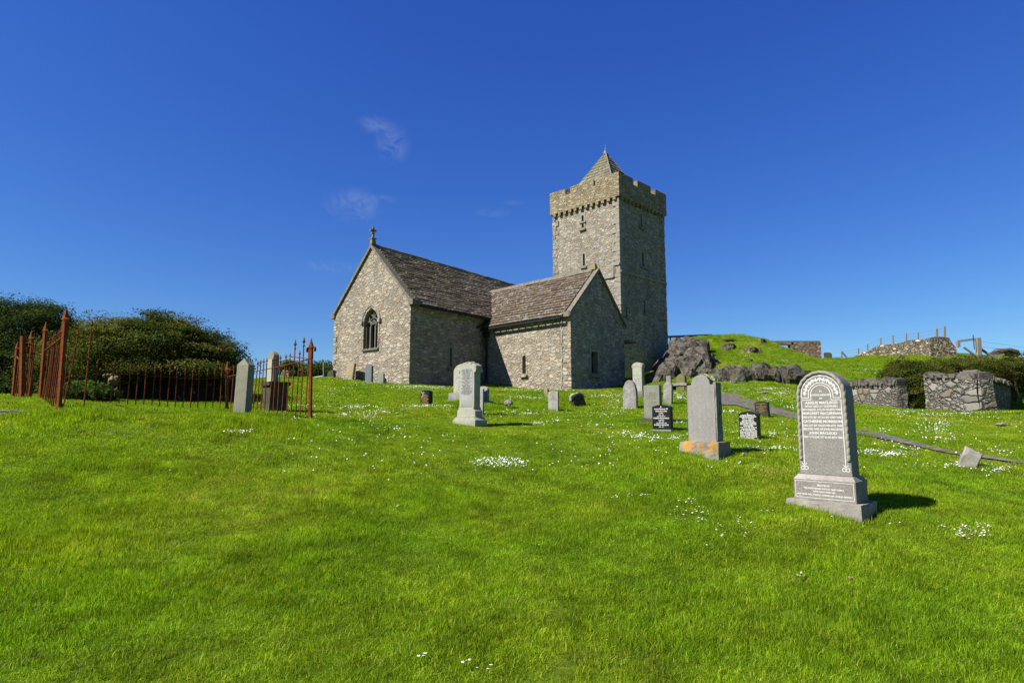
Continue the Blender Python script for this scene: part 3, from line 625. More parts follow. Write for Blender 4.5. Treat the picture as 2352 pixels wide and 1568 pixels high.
# ridge stones
def ridge(a, b, mat, w=.34, h=.13, seg=.7):
    mb = MB(); d = (b - a); L = d.length; d.normalize(); n = int(L / seg)
    for i in range(n):
        p0 = a + d * (i * L / n); p1 = a + d * ((i + 1) * L / n - .01); z = rng.normal(0, .012)
        sd = d.cross(Vector((0, 0, 1))).normalized()
        vs = []
        for q in (p0, p1):
            for s, hh in ((-w / 2, -.16), (-w * .22, h * .55), (0, h), (w * .22, h * .55), (w / 2, -.16)): vs.append(q + sd * s + Vector((0, 0, hh + z)))
        mb.add(vs, [(0, 1, 6, 5), (1, 2, 7, 6), (2, 3, 8, 7), (3, 4, 9, 8), (0, 4, 3, 2, 1), (5, 6, 7, 8, 9)], float(rng.random()))
    return mb.build('ridge', mat, church)
ridge(v3(rA, z_a + .12), v3(rE, z_a + .12), M['coping'])
# gable copings
def coping(c0, c1, mid_, ax_, ze, za, name='coping', w=.42, t=.20, o_=.12, out=.16, sides=(0, 1)):
    sl = (za - ze)
    for k, c in enumerate((c0, c1)):
        if k not in sides: continue
        d = (c - mid_); dn = d.normalized(); e = c + dn * out; zb = ze - sl * out / d.length
        mb = MB(); n = 7
        for i in range(n):
            a = mid_.lerp(e, i / n); b = mid_.lerp(e, (i + 1) / n - .004); za_ = za + (zb - za) * i / n; zb_ = za + (zb - za) * ((i + 1) / n - .004)
            f = -ax_ * o_; g = ax_ * (w - o_)
            vs = [v3(a + f, za_ - .02), v3(a + g, za_ - .02), v3(b + g, zb_ - .02), v3(b + f, zb_ - .02), v3(a + f, za_ + t), v3(a + g, za_ + t), v3(b + g, zb_ + t), v3(b + f, zb_ + t)]
            mb.add(vs, [(0, 1, 2, 3), (4, 7, 6, 5), (0, 4, 5, 1), (1, 5, 6, 2), (2, 6, 7, 3), (3, 7, 4, 0)], float(rng.random()))
        o = mb.build(name, M['coping'], church); fix_normals(o.data)
coping(cA, cL, mid, nB, z_e, z_a)
for c, s in ((cA, -1), (cL, 1)):
    mb = MB(); q = c + nA * s * .1 + nB * .16; mz = Matrix.Rotation(R(-37), 3, 'Z'); mb.box((q.x, q.y, z_e - .08), (.34, .56, .30), mz); mb.build('kneeler', M['coping'], church)
# gable cross
cr0 = mid + nB * .05; zc0 = z_a + .18
cross = thing('cross', None, None); del_ = cross; cross.parent = church; cross.location = v3(cr0, zc0); cross.rotation_euler = (0, 0, R(48.7 - 5)); cross.scale = (.66, .66, .60)
mb = MB(); mb.box((0, 0, .26), (.42, .42, .56), taper=.85); mb.box((0, 0, .57), (.48, .48, .08)); ped = mb.build('pedestal', M['yellow_lichen'], cross)
mb = MB(); mb.box((0, 0, .95), (.17, .15, .75), taper=.8); mb.box((0, 0, 1.12), (.30, .14, .10)); mb.box((0, 0, 1.45), (.15, .14, .52)); mb.box((0, 0, 1.42), (.46, .14, .13))
mb.tube([(.17 * math.cos(t), 0, 1.42 + .17 * math.sin(t)) for t in np.linspace(0, 2 * math.pi, 17)], .035, 6)
for x, z in ((-.24, 1.42), (.24, 1.42), (0, 1.70)): mb.box((x, 0, z), (.14, .16, .15))
mb.build('cross_head', M['yellow_lichen'], cross)
# nave gutter and eaves shadow board
def beam(name, a, b, w, h, mat, parent=church):
    mb = MB(); mb.bar(a, b, w, h); return mb.build(name, M[mat], parent)
ge0 = v3(cA + nB * .45 + eo * 1.25, z_e - ov * slope + .02); ge1 = v3(cA + nB * 7.2 + eo * 1.25, z_e - ov * slope + .02)
beam('gutter', ge0, ge1, .13, .10, 'iron_black')

# transept
wC = XY(P(1310, 716, 35.9)); wA, wB = dr(-43.5), dr(39.5); WGL = 5.75
wR = wC + wB * WGL; wmid = (wC + wR) / 2; wIn = inter(wC, wA, cA, nB); WL = (wIn - wC).length
wz_e = P(1310, 716, 35.9).z; wz_a = P(1371, 622, wmid.y / K).z
mb = MB(); mb.add(*solid_gable(wC, wR, wA, WL + 2.0, wz_e, wz_a)); wing = mb.build('transept_wall', M['church'], church); fix_normals(wing.data)
nWL = Vector((-wA.y, wA.x, 0)); nWL = nWL if nWL.x < 0 else -nWL            # lit side
nWG = Vector((wB.y, -wB.x, 0))                                              # gable end, dark
c3 = small_window(None, 1200.5, 1208.5, 816, 858, wC, nWL, 'round', frame_mat='church', fw=.09)
c4 = small_window(None, 1358, 1374, 808, 857, wC, nWG, 'square', frame_mat='dressed', fw=.12)
cut(wing, [c3, c4])
wov = .30; wsl = (wz_a - wz_e) / (WGL / 2); weo = nWL * wov
rin = inter(wmid, wA, cA - nA * 0 + nA * 0, nB)                              # above the nave wall line
hr = (wz_a + .1 - (z_e)) / slope                                            # ridge meets the nave roof this far in
rend = rin + wA * (hr - .15); eend = wIn + weo + wA * max(0.0, (wz_e - wov * wsl - z_e) / slope + .15)
roof_slates('transept_roof', M['slate_wing'], v3(wC + weo + wA * .28, wz_e - wov * wsl + .10), v3(eend, wz_e - wov * wsl + .10), v3(wmid + wA * .28, wz_a + .10), v3(rend, wz_a + .10), 16, .44, .055)
weo2 = wB * wov
roof_slates('transept_roof', M['slate_wing'], v3(wR + weo2 + wA * .28, wz_e - wov * wsl + .10), v3(inter(wR, wA, cA, nB) + weo2, wz_e - wov * wsl + .10), v3(wmid + wA * .28, wz_a + .10), v3(rend, wz_a + .10), 16, .44, .055)
ridge(v3(wmid + wA * .3, wz_a + .12), v3(rend + wA * .3, wz_a + .12), M['coping'])
coping(wC, wR, wmid, wA, wz_e, wz_a, out=.2, w=.34, t=.15)
mb = MB(); q = wmid + wA * .25; mb.box((q.x, q.y, wz_a + .28), (.34, .34, .36), Matrix.Rotation(R(-40), 3, 'Z'), taper=.55); mb.build('apex_stone', M['yellow_lichen'], church)
for c, s in ((wC, -1), (wR, 1)):
    q = c + wB * s * .08 + wA * .2; mb = MB(); mb.box((q.x, q.y, wz_e - .12), (.36, .50, .30), Matrix.Rotation(R(-39.5 + 90), 3, 'Z')); mb.build('kneeler', M['coping'], church)
g0 = v3(wC + weo * 1.2 + wA * .35, wz_e - wov * wsl + .0); g1 = v3(wIn + weo * 1.2 + wA * .55, wz_e - wov * wsl + .0)
beam('gutter', g0, g1, .13, .10, 'iron_black')
mb = MB()
for i in range(13):
    q = wC.lerp(wIn, (i + .6) / 13.2); mb.bar(v3(q, wz_e - .22), v3(q + weo * 1.15, wz_e - .30), .07, .13)
mb.build('rafter_end', M['dark_wood'], church)
# downpipe with hopper in the corner, sloping branch
dp = wIn + nWL * .16 - wA * .35; dz0 = gz(dp.x, dp.y)
mb = MB(); mb.tube([v3(dp, dz0 - .1), v3(dp, wz_e - .75)], .06, 8)
for k in range(3): mb.tube([v3(dp, dz0 + .9 + k * 1.1), v3(dp, dz0 + 1.0 + k * 1.1)], .08, 8)
mb.box((dp.x, dp.y, wz_e - .62), (.30, .26, .32), Matrix.Rotation(R(45), 3, 'Z')); mb.build('downpipe', M['iron_black'], church)
beam('branch_pipe', v3(cA + nB * 6.3 + eo * .9, z_e - ov * slope - .1), v3(wIn + nWL * .7 - nB * .1 + eo * .5, wz_e - wov * wsl + .05), .10, .10, 'iron_black')
# white cable down the corner
mb = MB(); cp_ = wC + wA * .62 + nWL * .03; cz = gz(cp_.x, cp_.y); pts = []
for i in range(26):
    t = i / 25; pts.append(v3(cp_ + wA * (.03 * math.sin(t * 23) + .02 * math.sin(t * 51) + .10 * max(0, .35 - t)), cz + (wz_e - .35 - cz) * t))
mb.tube(pts, .022, 6); mb.build('cable', M['cable'], church)
# lean-to roof end right of the transept
q = wR + wA * .9; 
q2 = wall_point(1432, 790, wR, nWG)
mb = MB(); mb.box((wR.x + .35, wR.y + .9, P(1432, 778, 40).z), (.9, .9, .14), Matrix.Rotation(R(-42), 3, 'Z')); mb.build('flashing', M['slate_nave'], church)

# tower
tA, tB = dr(-46.6), dr(45.0)
tC = XY(P(1421, 480, 50)); TW = 6.45; zc_ = P(1418, 452, 50).z; zt_ = P(1418, 397, 50).z
tL = tC + tA * TW; tR = tC + tB * TW; tO = tL + tB * TW
mb = MB(); bt = .10
vs = []
ctr = (tC + tO) / 2
for z, g in ((1.0, 1.022), (P(1427, 622, 50).z, 1.010), (zc_ + .1, 0.995)):
    for q in (tC, tR, tO, tL): w = ctr + (q - ctr) * g; vs.append((w.x, w.y, z))
fs = [(3, 2, 1, 0), (8, 9, 10, 11)] + [(k * 4 + i, k * 4 + (i + 1) % 4, k * 4 + 4 + (i + 1) % 4, k * 4 + 4 + i) for k in range(2) for i in range(4)]
mb.add(vs, fs); tower = mb.build('tower_wall', M['tower'], church); fix_normals(tower.data)
nTL = Vector((-tA.y, tA.x, 0)); nTL = nTL if nTL.x < 0 else -nTL; nTR = Vector((tB.y, -tB.x, 0))
cs = [small_window(None, 1336.3, 1341.3, 495, 523, tC, nTL, 'square', fw=.13), small_window(None, 1339, 1344, 582, 610, tC, nTL, 'round', fw=.12),
      small_window(None, 1471, 1475, 492, 520, tC, nTR, 'square', fw=.13), small_window(None, 1474.5, 1479.5, 580, 611, tC, nTR, 'round', fw=.13),
      small_window(None, 1437, 1440, 705, 727, tC, nTR, 'square', fw=.06), small_window(None, 1478, 1481, 691, 718, tC, nTR, 'square', fw=.06)]
cut(tower, cs)
mx4 = frame_at(wall_point(1338.8, 511, tC, nTL), nTL); mb = MB(); mb.box((0, -.02, 0), (.62, .16, .12)); o = mb.build('transom', M['dressed'], church); o.matrix_local = mx4
# string courses
szr = P(1427, 622.5, 50).z
mb = MB(); e = .06
a0 = ctr + (tC - ctr) * 1.012; a1 = ctr + (tR - ctr) * 1.012; mb.bar(v3(a0, szr), v3(a1, szr), .22, .16)
a2 = ctr + (tL - ctr) * 1.012
mb.bar(v3(a0 + tA * .0, szr + .55), v3(a0 + tA * .55, szr + .55), .22, .15); mb.bar(v3(a0 + tA * .55, szr + .6), v3(a0 + tA * .55, szr - .35), .18, .2, up=Vector((0, 1, 0)))
mb.bar(v3(a0 + tA * .55, szr - .35), v3(a2, szr - .35), .22, .15)
mb.build('string_course', M['dressed'], church)
# quoins
def quoins(name, c, d1, d2, z0, z1, mat, g=.02, big=.55, h=.33):
    mb = MB(); z = z0; k = 0
    while z < z1:
        hh = h * rng.uniform(.8, 1.25); l1, l2 = (big, big * .5) if k % 2 else (big * .5, big); l1 *= rng.uniform(.8, 1.2); l2 *= rng.uniform(.8, 1.2); gg = g * rng.uniform(.4, 1.6)
        o = c - d1 * gg - d2 * gg; p4 = [o, o + d1 * (l1 + gg), o + d1 * (l1 + gg) + d2 * (l2 + gg), o + d2 * (l2 + gg)]
        # L-shaped corner stone is simply a block sunk into the wall
        vs = [v3(q, z + .012) for q in p4] + [v3(q, min(z + hh, z1) - .012) for q in p4]
        mb.add(vs, [(0, 3, 2, 1), (4, 5, 6, 7), (0, 1, 5, 4), (1, 2, 6, 5), (2, 3, 7, 6), (3, 0, 4, 7)], float(rng.random())); z += hh; k += 1
    o = mb.build(name, M[mat], church); fix_normals(o.data); return o
quoins('quoins', ctr + (tC - ctr) * 1.006, tA, tB, 4, zc_ - .1, 'dressed', .035)
quoins('quoins', ctr + (tR - ctr) * 1.006, -tB, tA, 6, zc_ - .1, 'tower', .03)
quoins('quoins', ctr + (tL - ctr) * 1.006, -tA, tB, 6, zc_ - .1, 'tower', .03)
quoins('quoins', cA, nA, nB, 2.6, z_e - .25, 'church', .02)
quoins('quoins', cL, -nA, nB, 2.6, z_e - .25, 'church', .03)
quoins('quoins', wC, wA, wB, 2.8, wz_e - .3, 'church', .02)
quoins('quoins', wR, wA, -wB, 2.8, wz_e - .3, 'church', .02)
# parapet
PO = .20; tk = .42
def outp(q, o_): d = q - ctr; return ctr + d + d.normalized() * o_ * 1.414
pc = [outp(q, PO) for q in (tC, tR, tO, tL)]; pi = [outp(q, PO - tk) for q in (tC, tR, tO, tL)]
merl = {0: ((0, .285), (.375, .655), (.76, 1)), 1: ((0, .25), (.40, .62), (.74, 1)), 2: ((0, .26), (.38, .64), (.76, 1)), 3: ((0, .24), (.315, .655), (.70, 1))}
ztop = zt_; zcr = zt_ - .52
for i in range(4):
    a, b = pc[i], pc[(i + 1) % 4]; ia, ib = pi[i], pi[(i + 1) % 4]; mb = MB()
    def blk(s0, s1, z0, z1):
        p = [a.lerp(b, s0), a.lerp(b, s1), ia.lerp(ib, s1), ia.lerp(ib, s0)]
        mb.add([v3(q, z0) for q in p] + [v3(q, z1) for q in p], [(0, 3, 2, 1), (4, 5, 6, 7), (0, 1, 5, 4), (1, 2, 6, 5), (2, 3, 7, 6), (3, 0, 4, 7)])
    blk(0, 1, zc_ + .02, zcr)
    o = mb.build('parapet', M['parapet'], church); fix_normals(o.data)
    for s0, s1 in merl[i]:
        mb = MB(); blk(s0, s1, zcr - .01 * 0, ztop + rng.normal(0, .03)); mo = mb.build('merlon', M['parapet'], o); fix_normals(mo.data)
mb = MB()
for i in range(4):
    c0, c1_ = (tC, tR, tO, tL)[i], (tC, tR, tO, tL)[(i + 1) % 4]; d = (c1_ - c0).normalized(); nn = Vector((d.y, -d.x, 0)); nn = nn if nn.dot(c0 - ctr) > 0 else -nn
    n = 12
    for k in range(n):
        q = c0.lerp(c1_, (k + .5) / n); M3 = Matrix((d, nn, Vector((0, 0, 1)))).transposed()
        mb.box((q.x + nn.x * .07, q.y + nn.y * .07, zc_ - .10), (.27, .26, .24), M3)
mb.build('corbels', M['parapet'], church)
# spire
sc = XY(P(1390.5, 345, 49.6 / K * K)); sc = ctr.lerp(sc, .0) if (sc - ctr).length > 3 else sc; sc = XY(P(1390.5, 345, ctr.y / K))
za2 = P(1390.5, 350, ctr.y / K).z; zb2 = zc_ + .7; rr = 2.75
cor = [sc + (tA * sx + tB * sy).normalized() * rr * 1.414 for sx, sy in ((-1, -1), (-1, 1), (1, 1), (1, -1))]
for i in range(4):
    a, b = cor[i], cor[(i + 1) % 4]; roof_slates('spire_roof', M['slate_spire'], v3(a, zb2), v3(b, zb2), v3(sc, za2), v3(sc, za2), 15, .40, .035)
mb = MB()
for c in cor: mb.bar(v3(c, zb2 + .08), v3(sc, za2 + .05), .09, .06)
mb.add([v3(c, zb2 - .02) for c in cor] + [v3(sc, za2 - .05)], [(0, 1, 4), (1, 2, 4), (2, 3, 4), (3, 0, 4)])
mb.build('spire_hips', M['lead'], church)
mb = MB(); mb.lathe([(.02, -.15), (.20, -.15), (.11, .10), (.08, .16), (.12, .20), (.07, .24), (.04, .34), (.015, .38), (.012, .72), (.003, .75)], 10, (sc.x, sc.y, za2)); mb.build('finial', M['lead'], church, smooth=False)
fpoly = [np.array([(q.x, q.y) for q in (cA, cL, cLe, cAe)]), np.array([(q.x, q.y) for q in (wC, wR, inter(wR, wA, cA, nB), wIn)]), np.array([(q.x, q.y) for q in (tC, tR, tO, tL)])]
# ------------------------------------------------------------------ headstones
def sframe(L, Rr, S, yb, yt, Y, th=45.0):
    t_ = R(th); a, b, c_ = ray(L, yb)[0], ray(Rr, yb)[0], ray(S, yb)[0]; Yk = Y * K
    w = Yk * (b - a) / (math.cos(t_) + a * math.sin(t_)); t = Yk * (c_ - b) / (math.sin(t_) - c_ * math.cos(t_))
    C = P(Rr, yb, Y); ctr = C + Vector((-w / 2 * math.cos(t_) + t / 2 * math.sin(t_), w / 2 * math.sin(t_) + t / 2 * math.cos(t_), 0))
    h = ray((L + S) / 2, yt)[2] * ctr.y + EYE - C.z
    return w, max(t, .07), h, ctr
def arch_prof(w, h, rise=None, n=16):
    rise = w / 2 if rise is None else rise
    return [(-w / 2, 0), (w / 2, 0), (w / 2, h - rise)] + [(w / 2 * math.cos(t), h - rise + rise * math.sin(t)) for t in np.linspace(0, math.pi, n)[1:-1]] + [(-w / 2, h - rise)]
def shoulder_prof(w, h, sh=.10, r=None):
    r = w * .33 if r is None else r
    pts = [(-w / 2, 0), (w / 2, 0), (w / 2, h - r * .95 - .01), (r * 1.1, h - r * .95)]
    pts += [(r * math.cos(t), h - r * .92 + r * .92 * math.sin(t)) for t in np.linspace(0, math.pi, 14)]
    return pts + [(-r * 1.1, h - r * .95), (-w / 2, h - r * .95 - .01)]
def camber_prof(w, h, k=.09, n=12):
    """black stones: flat shoulders curving up to a slight peak"""
    pts = [(-w / 2, 0), (w / 2, 0)]
    for i in range(n + 1):
        x = w / 2 - w * i / n; u = abs(x) / (w / 2); pts.append((x, h - k * (u ** 1.4 if u > .04 else 0) ** 1.0 * (1 - .15 * math.sin(u * math.pi))))
    return pts
def gothic_prof(w, h, n=9):
    s = h - w * .95; r = [(w / 2 * (1 - t ** 1.8), s + (h - s) * math.sin(t * math.pi / 2) ** .92) for t in np.linspace(0, 1, n)]
    return [(-w / 2, 0), (w / 2, 0)] + r + [(-x, z) for x, z in r[:-1]][::-1]
def rough(o, amp, sc=6.0, cuts=0, keep_z0=False):
    b = bmesh.new(); b.from_mesh(o.data)
    if cuts:
        bmesh.ops.triangulate(b, faces=[f for f in b.faces if len(f.verts) > 4]); bmesh.ops.subdivide_edges(b, edges=b.edges, cuts=cuts, use_grid_fill=True)
    b.normal_update()
    for v in b.verts:
        d = mnoise.fractal(v.co * sc, 1.0, 2.0, 4); v.co += v.normal * d * amp
    b.to_mesh(o.data); b.free()
TXT = {}
def lettering(lines, mat, parent, y, wmax, name='inscription', bold=.012, ext=.0012):
    """lines: (text, size, z); each line centred, squeezed to wmax; one mesh"""
    mb = MB()
    for ln in lines:
        text, size, z = ln[:3]; xo = ln[3] if len(ln) > 3 else 0
        cu = bpy.data.curves.new('t', 'FONT'); cu.body = text; cu.size = size; cu.align_x = 'CENTER'; cu.extrude = ext; cu.offset = size * bold; cu.resolution_u = 2
        o = bpy.data.objects.new('t', cu); me = bpy.data.meshes.new_from_object(o)
        if len(me.vertices):
            xs = [v.co.x for v in me.vertices]; wd = max(xs) - min(xs); k = min(1.0, wmax / wd); xc = (max(xs) + min(xs)) / 2
            mb.add([((v.co.x - xc) * k + xo, y - v.co.z, z + v.co.y) for v in me.vertices], [tuple(p.vertices) for p in me.polygons])
        bpy.data.objects.remove(o); bpy.data.curves.remove(cu); bpy.data.meshes.remove(me)
    return mb.build(name, mat, parent)
def hs_thing(label, ctr, th, zoff=0, lean=(0, 0), cat='headstone', name='headstone', group=None):
    t = thing(name, label, cat, (ctr.x, ctr.y, ctr.z + zoff), -R(th), group); t.rotation_euler = (R(lean[0]), R(lean[1]), -R(th)); return t

# --- the large granite stone, right foreground
w, t, h, c = sframe(1838, 1958, 1975, 1095, 852, 8.05, 47); zb = P(1984, 1198, 7.8).z
S = hs_thing('tall grey granite headstone with arched top, carved rope border and white lettering', c, 47); S.location.z = zb
zpl = c.z - zb; pw, pt_, ph = .70, .40, .245; bw, bt_ = .845, .56
z1 = zpl - ph - .055
mb = MB(); mb.box((0, 0, (z1 - .12) / 2), (bw, bt_, z1 + .12), taper=.985); o = mb.build('base_slab', M['granite_base'], S); rough(o, .012, 7, 5)
mb = MB(); mb.prism([(-pw / 2, z1), (pw / 2, z1), (pw / 2, z1 + ph), (-pw / 2, z1 + ph)], pt_, bev=.004)
PL = mb.build('plinth', M['granite'], S)
mb = MB(); za, zb_ = z1 + ph, z1 + ph + .055; x0, x1, y0, y1 = pw / 2, w / 2 + .012, pt_ / 2, t / 2 + .02
mb.add([(-x0, -y0, za), (x0, -y0, za), (x0, y0, za), (-x0, y0, za), (-x1, -y1, zb_), (x1, -y1, zb_), (x1, y1, zb_), (-x1, y1, zb_)], [(0, 1, 5, 4), (1, 2, 6, 5), (2, 3, 7, 6), (3, 0, 4, 7), (4, 5, 6, 7)])
mb.build('chamfer', M['granite_base'], PL)
mb = MB(); yf = -pt_ / 2 - .001; a_, b_, c_, d_ = -pw / 2 + .022, pw / 2 - .022, z1 + .03, z1 + ph - .02
for p, q in (((a_, c_), (b_, c_)), ((b_, c_), (b_, d_)), ((b_, d_), (a_, d_)), ((a_, d_), (a_, c_))): mb.bar((p[0], yf, p[1]), (q[0], yf, q[1]), .0045, .003, up=Vector((0, 1, 0)))
mb.build('border_line', M['paint_white'], PL)
zz = z1 + ph
lettering([('ERECTED BY', .026, zz - .072), ('HIS SORROWING WIDOW AND FAMILY', .025, zz - .110), ('WHO SADLY MISS HIM', .025, zz - .146), ('AND WHO WILL FONDLY CHERISH HIS LOVING MEMORY', .025, zz - .184)], M['paint_white'], PL, yf, pw - .07, bold=.03)
zs = zpl; W_ = w; H_ = h + .0
SL = None
mb = MB(); mb.prism([(x * (1 - .05 * z / H_), z + zs) for x, z in arch_prof(W_, H_, W_ * .5, 26)], t, bev=.006); SL = mb.build('slab', M['granite'], S)
yf = -t / 2 - .001
# rope moulding along sides and arch
mb = MB(); rp = []; xr = W_ / 2 - .022; zspr = H_ - W_ / 2
for z in np.linspace(.18, zspr, 90): rp.append((xr * (1 - .05 * z / H_), z))
for a in np.linspace(0, math.pi, 100)[1:-1]: rp.append(((xr * .955) * math.cos(a), zspr + (xr) * math.sin(a)))
rp += [(-x, z) for x, z in rp[:90]][::-1]
ring = 10; vs = []; L_ = 0; pr = None
for i, (x, z) in enumerate(rp):
    q = Vector((x, 0, z)); 
    if pr is not None: L_ += (q - pr).length
    pr = q; a = Vector(rp[max(0, i - 1)]); b = Vector(rp[min(len(rp) - 1, i + 1)]); d = (b - a).normalized(); nx_ = Vector((-d.y, d.x))
    for j in range(ring):
        ph_ = 2 * math.pi * j / ring; rr_ = .0185 * (.82 + .34 * abs(math.cos(ph_ * .5 + L_ * 38)))
        vs.append((x + nx_.x * rr_ * math.cos(ph_), yf - .003 + rr_ * math.sin(ph_), z + nx_.y * rr_ * math.cos(ph_) + zs))
n = len(rp); mb.add(vs, [(i * ring + j, i * ring + (j + 1) % ring, (i + 1) * ring + (j + 1) % ring, (i + 1) * ring + j) for i in range(n - 1) for j in range(ring)])
mb.build('rope_moulding', M['rope'], SL, smooth=False)
# white incised lines
mb = MB()
def wline(pts, r=.0038):
    for p, q in zip(pts, pts[1:]): mb.bar((p[0], yf, p[1] + zs), (q[0], yf, q[1] + zs), r * 2, .003, up=Vector((0, 1, 0)))
def sx(x, z): return x * (1 - .05 * z / H_)
xa = W_ / 2 - .062; R1 = W_ / 2 - .060; R2 = W_ / 2 - .150; R3 = R2 - .028; zq = zspr - .015
wline([(R1 * math.cos(a) * .96, zspr + R1 * math.sin(a)) for a in np.linspace(0, math.pi, 40)]); wline([(R2 * math.cos(a) * .96, zspr + R2 * math.sin(a)) for a in np.linspace(0, math.pi, 34)])
wline([(R3 * math.cos(a) * .96, zspr + R3 * math.sin(a)) for a in np.linspace(0, math.pi, 30)])
for s in (-1, 1):
    wline([(s * R1 * .96, zspr), (s * R1 * .96, zq - .02), (s * R2 * .96, zq - .02), (s * R2 * .96, zspr)])
    wline([(s * R3 * .96, zspr), (s * R3 * .96, zq - .045), (s * xa * .965, zq - .045), (s * sx(xa, .14), .17), (s * sx(xa, .14), .12)])
    xx = s * sx(xa, .1)
    for sg in (-1, 1): wline([(xx + sg * (.022 + .020 * math.cos(a)), .075 + .020 * math.sin(a)) for a in np.linspace(-2.6, 2.9, 14)])
    wline([(xx - .03, .13), (xx - .01, .118), (xx, .10), (xx, .055)])
    wline([(xx + .03, .13), (xx + .01, .118), (xx, .10)])
mb.build('border_line', M['paint_white'], SL)
mb = MB(); rm = (R1 + R2) / 2
for k in range(13):
    a = math.pi * (k + .5) / 13; cx_, cz_ = rm * math.cos(a) * .96, zspr + rm * math.sin(a); up = Vector((math.cos(a), math.sin(a))); sd = Vector((-up.y, up.x)); fl = 1 if k % 2 else -1
    def lf(o1, o2, ln, wd, di):
        d = (up * math.cos(di) + sd * math.sin(di)) * fl; e = Vector((-d.y, d.x)); b = Vector((cx_, cz_)) + up * o1 * fl + sd * o2
        pts = [b, b + d * ln * .5 + e * wd, b + d * ln, b + d * ln * .5 - e * wd]; mb.add([(q.x, yf - .0015, q.y + zs) for q in pts], [(0, 1, 2, 3)])
    lf(-.03, 0, .065, .008, 0); lf(-.02, .002, .034, .007, .9); lf(-.02, -.002, .034, .007, -.9); lf(.0, .003, .03, .005, 1.3); lf(.0, -.003, .03, .005, -1.3); lf(-.032, 0, .02, .004, 2.2); lf(-.032, 0, .02, .004, -2.2)
mb.build('leaf_carving', M['paint_white'], SL)
def zl(py): return (1 - (py - 852) / 243.0) * H_ + zs
LI = [('IN', .026, 936 - 5.5), ('LOVING MEMORY', .027, 909.5), ('OF', .025, 917.5), ('ANGUS MACLEOD', .040, 928.5), ('WHO DIED AT QUIDINISH,', .028, 936), ('28TH MARCH, 1915, IN HIS 68TH YEAR', .030, 944), ('MARGARET MACLENNAN', .037, 953), ('DIED 27TH SEP. 1957 IN HER 103RD YEAR', .030, 962), ('CATHERINE MORRISON', .038, 972), ('DIED 21ST SEP. 1962 IN HER 65TH YEAR', .030, 981), ('BELOVED WIFE OF JOHN MACLEOD', .032, 989.5), ('JOHN MACLEOD', .037, 999), ('DIED 11TH JUNE 1977 IN HIS 86TH YEAR', .030, 1008)]
LI[0] = ('IN', .026, 900.5)
lettering([(a, b * 1.12, zl(z + 2)) for a, b, z in LI], M['paint_white'], SL, yf, W_ - .150, bold=.028)

# --- second stone, lichened, orange base
w, t, h, c = sframe(1581.6, 1646, 1658.6, 1015, 862, 12, 45)
S = hs_thing('grey speckled headstone with rounded shoulders on a base covered in orange lichen', c, 45); zb = P(1650, 1060, 11.8).z; dz = c.z - zb; S.location.z = zb
mb = MB(); mb.box((-.01, 0, dz / 2 - .06), (.74, .44, dz + .12)); o = mb.build('base', M['orange_base'], S, label='rough granite base blotched with orange lichen'); rough(o, .03, 4, 6)
mb = MB(); pr_ = [(x, z + dz) for x, z in shoulder_prof(w, h, r=w * .34)]; mb.prism(pr_, t - .02, y0=-t / 2, bev=.008); mb.build('slab', M['granite_pale'], S)
mb = MB(); mb.box((w / 2 - .005, .005, dz + h * .45), (.05, t - .01, h * .86)); o = mb.build('mossy_edge', M['lichen_side'], S); rough(o, .016, 14, 8)
mb = MB(); zt = dz + h
for k in range(16):
    u = k / 15; x = .02 + u * (w / 2 - .02); z = zt - (.0 if u < .3 else (u - .3) * .13); mb.box((x, rng.uniform(-.03, .05), z), (.055, .14, .04), Matrix.Rotation(rng.uniform(-.4, .4), 3, 'Y'))
o = mb.build('lichen_growth', M['lichen_crust'], S); rough(o, .02, 25, 2)
mb = MB(); f = -t / 2 - .001
for p, q in (((.10, .88), (.13, .86)), ((.13, .86), (.155, .87)), ((.11, .91), (.115, .885))): mb.bar((p[0], f, dz + p[1] * h * .86), (q[0], f, dz + q[1] * h * .86), .006, .003, up=Vector((0, 1, 0)))
mb.build('carved_mark', M['lead_letter'], S)

# --- tall pale marble stone, centre
w, t, h, c = sframe(1050, 1093, 1108, 958, 832, 18, 45); w = .62
S = hs_thing('tall pale marble headstone with a lichen crusted rounded top and stepped base', c, 45); zb = P(1098, 984, 17.8).z; dz = c.z - zb; S.location.z = zb
mb = MB(); mb.box((0, 0, .06), (.92, .42, .32)); mb.prism([(-.46, .22), (.46, .22), (.37, .30), (-.37, .30)], .36); o = mb.build('base', M['marble'], S)
H2 = h + dz
mb = MB(); mb.prism([(-.37, .295), (.37, .295), (.37, .46), (.31, .50), (.31, .56), (-.31, .56), (-.31, .50), (-.37, .46)], .27, bev=.01); mb.build('plinth', M['marble'], S)
mb = MB(); mb.prism([(-.30, .555), (.30, .555), (.30, H2 - .30), (.36, H2 - .27), (.38, H2 - .20), (.36, H2 - .11), (.20, H2 - .03), (0, H2), (-.20, H2 - .03), (-.36, H2 - .11), (-.38, H2 - .20), (-.36, H2 - .27), (-.30, H2 - .30)], .23, bev=.012)
SL = mb.build('slab', M['marble'], S)
mb = MB(); mb.prism(arch_prof(.46, H2 - .56 - .14, .14, 12), .012, y0=-.122); o = mb.build('panel', M['marble_grey'], SL); o.location.z = .57
for s in (-1, 1):
    mb = MB(); mb.tube([(s * .335, -.135, H2 - .235), (s * .335, .12, H2 - .235)], .052, 12); mb.build('scroll', M['marble'], SL)
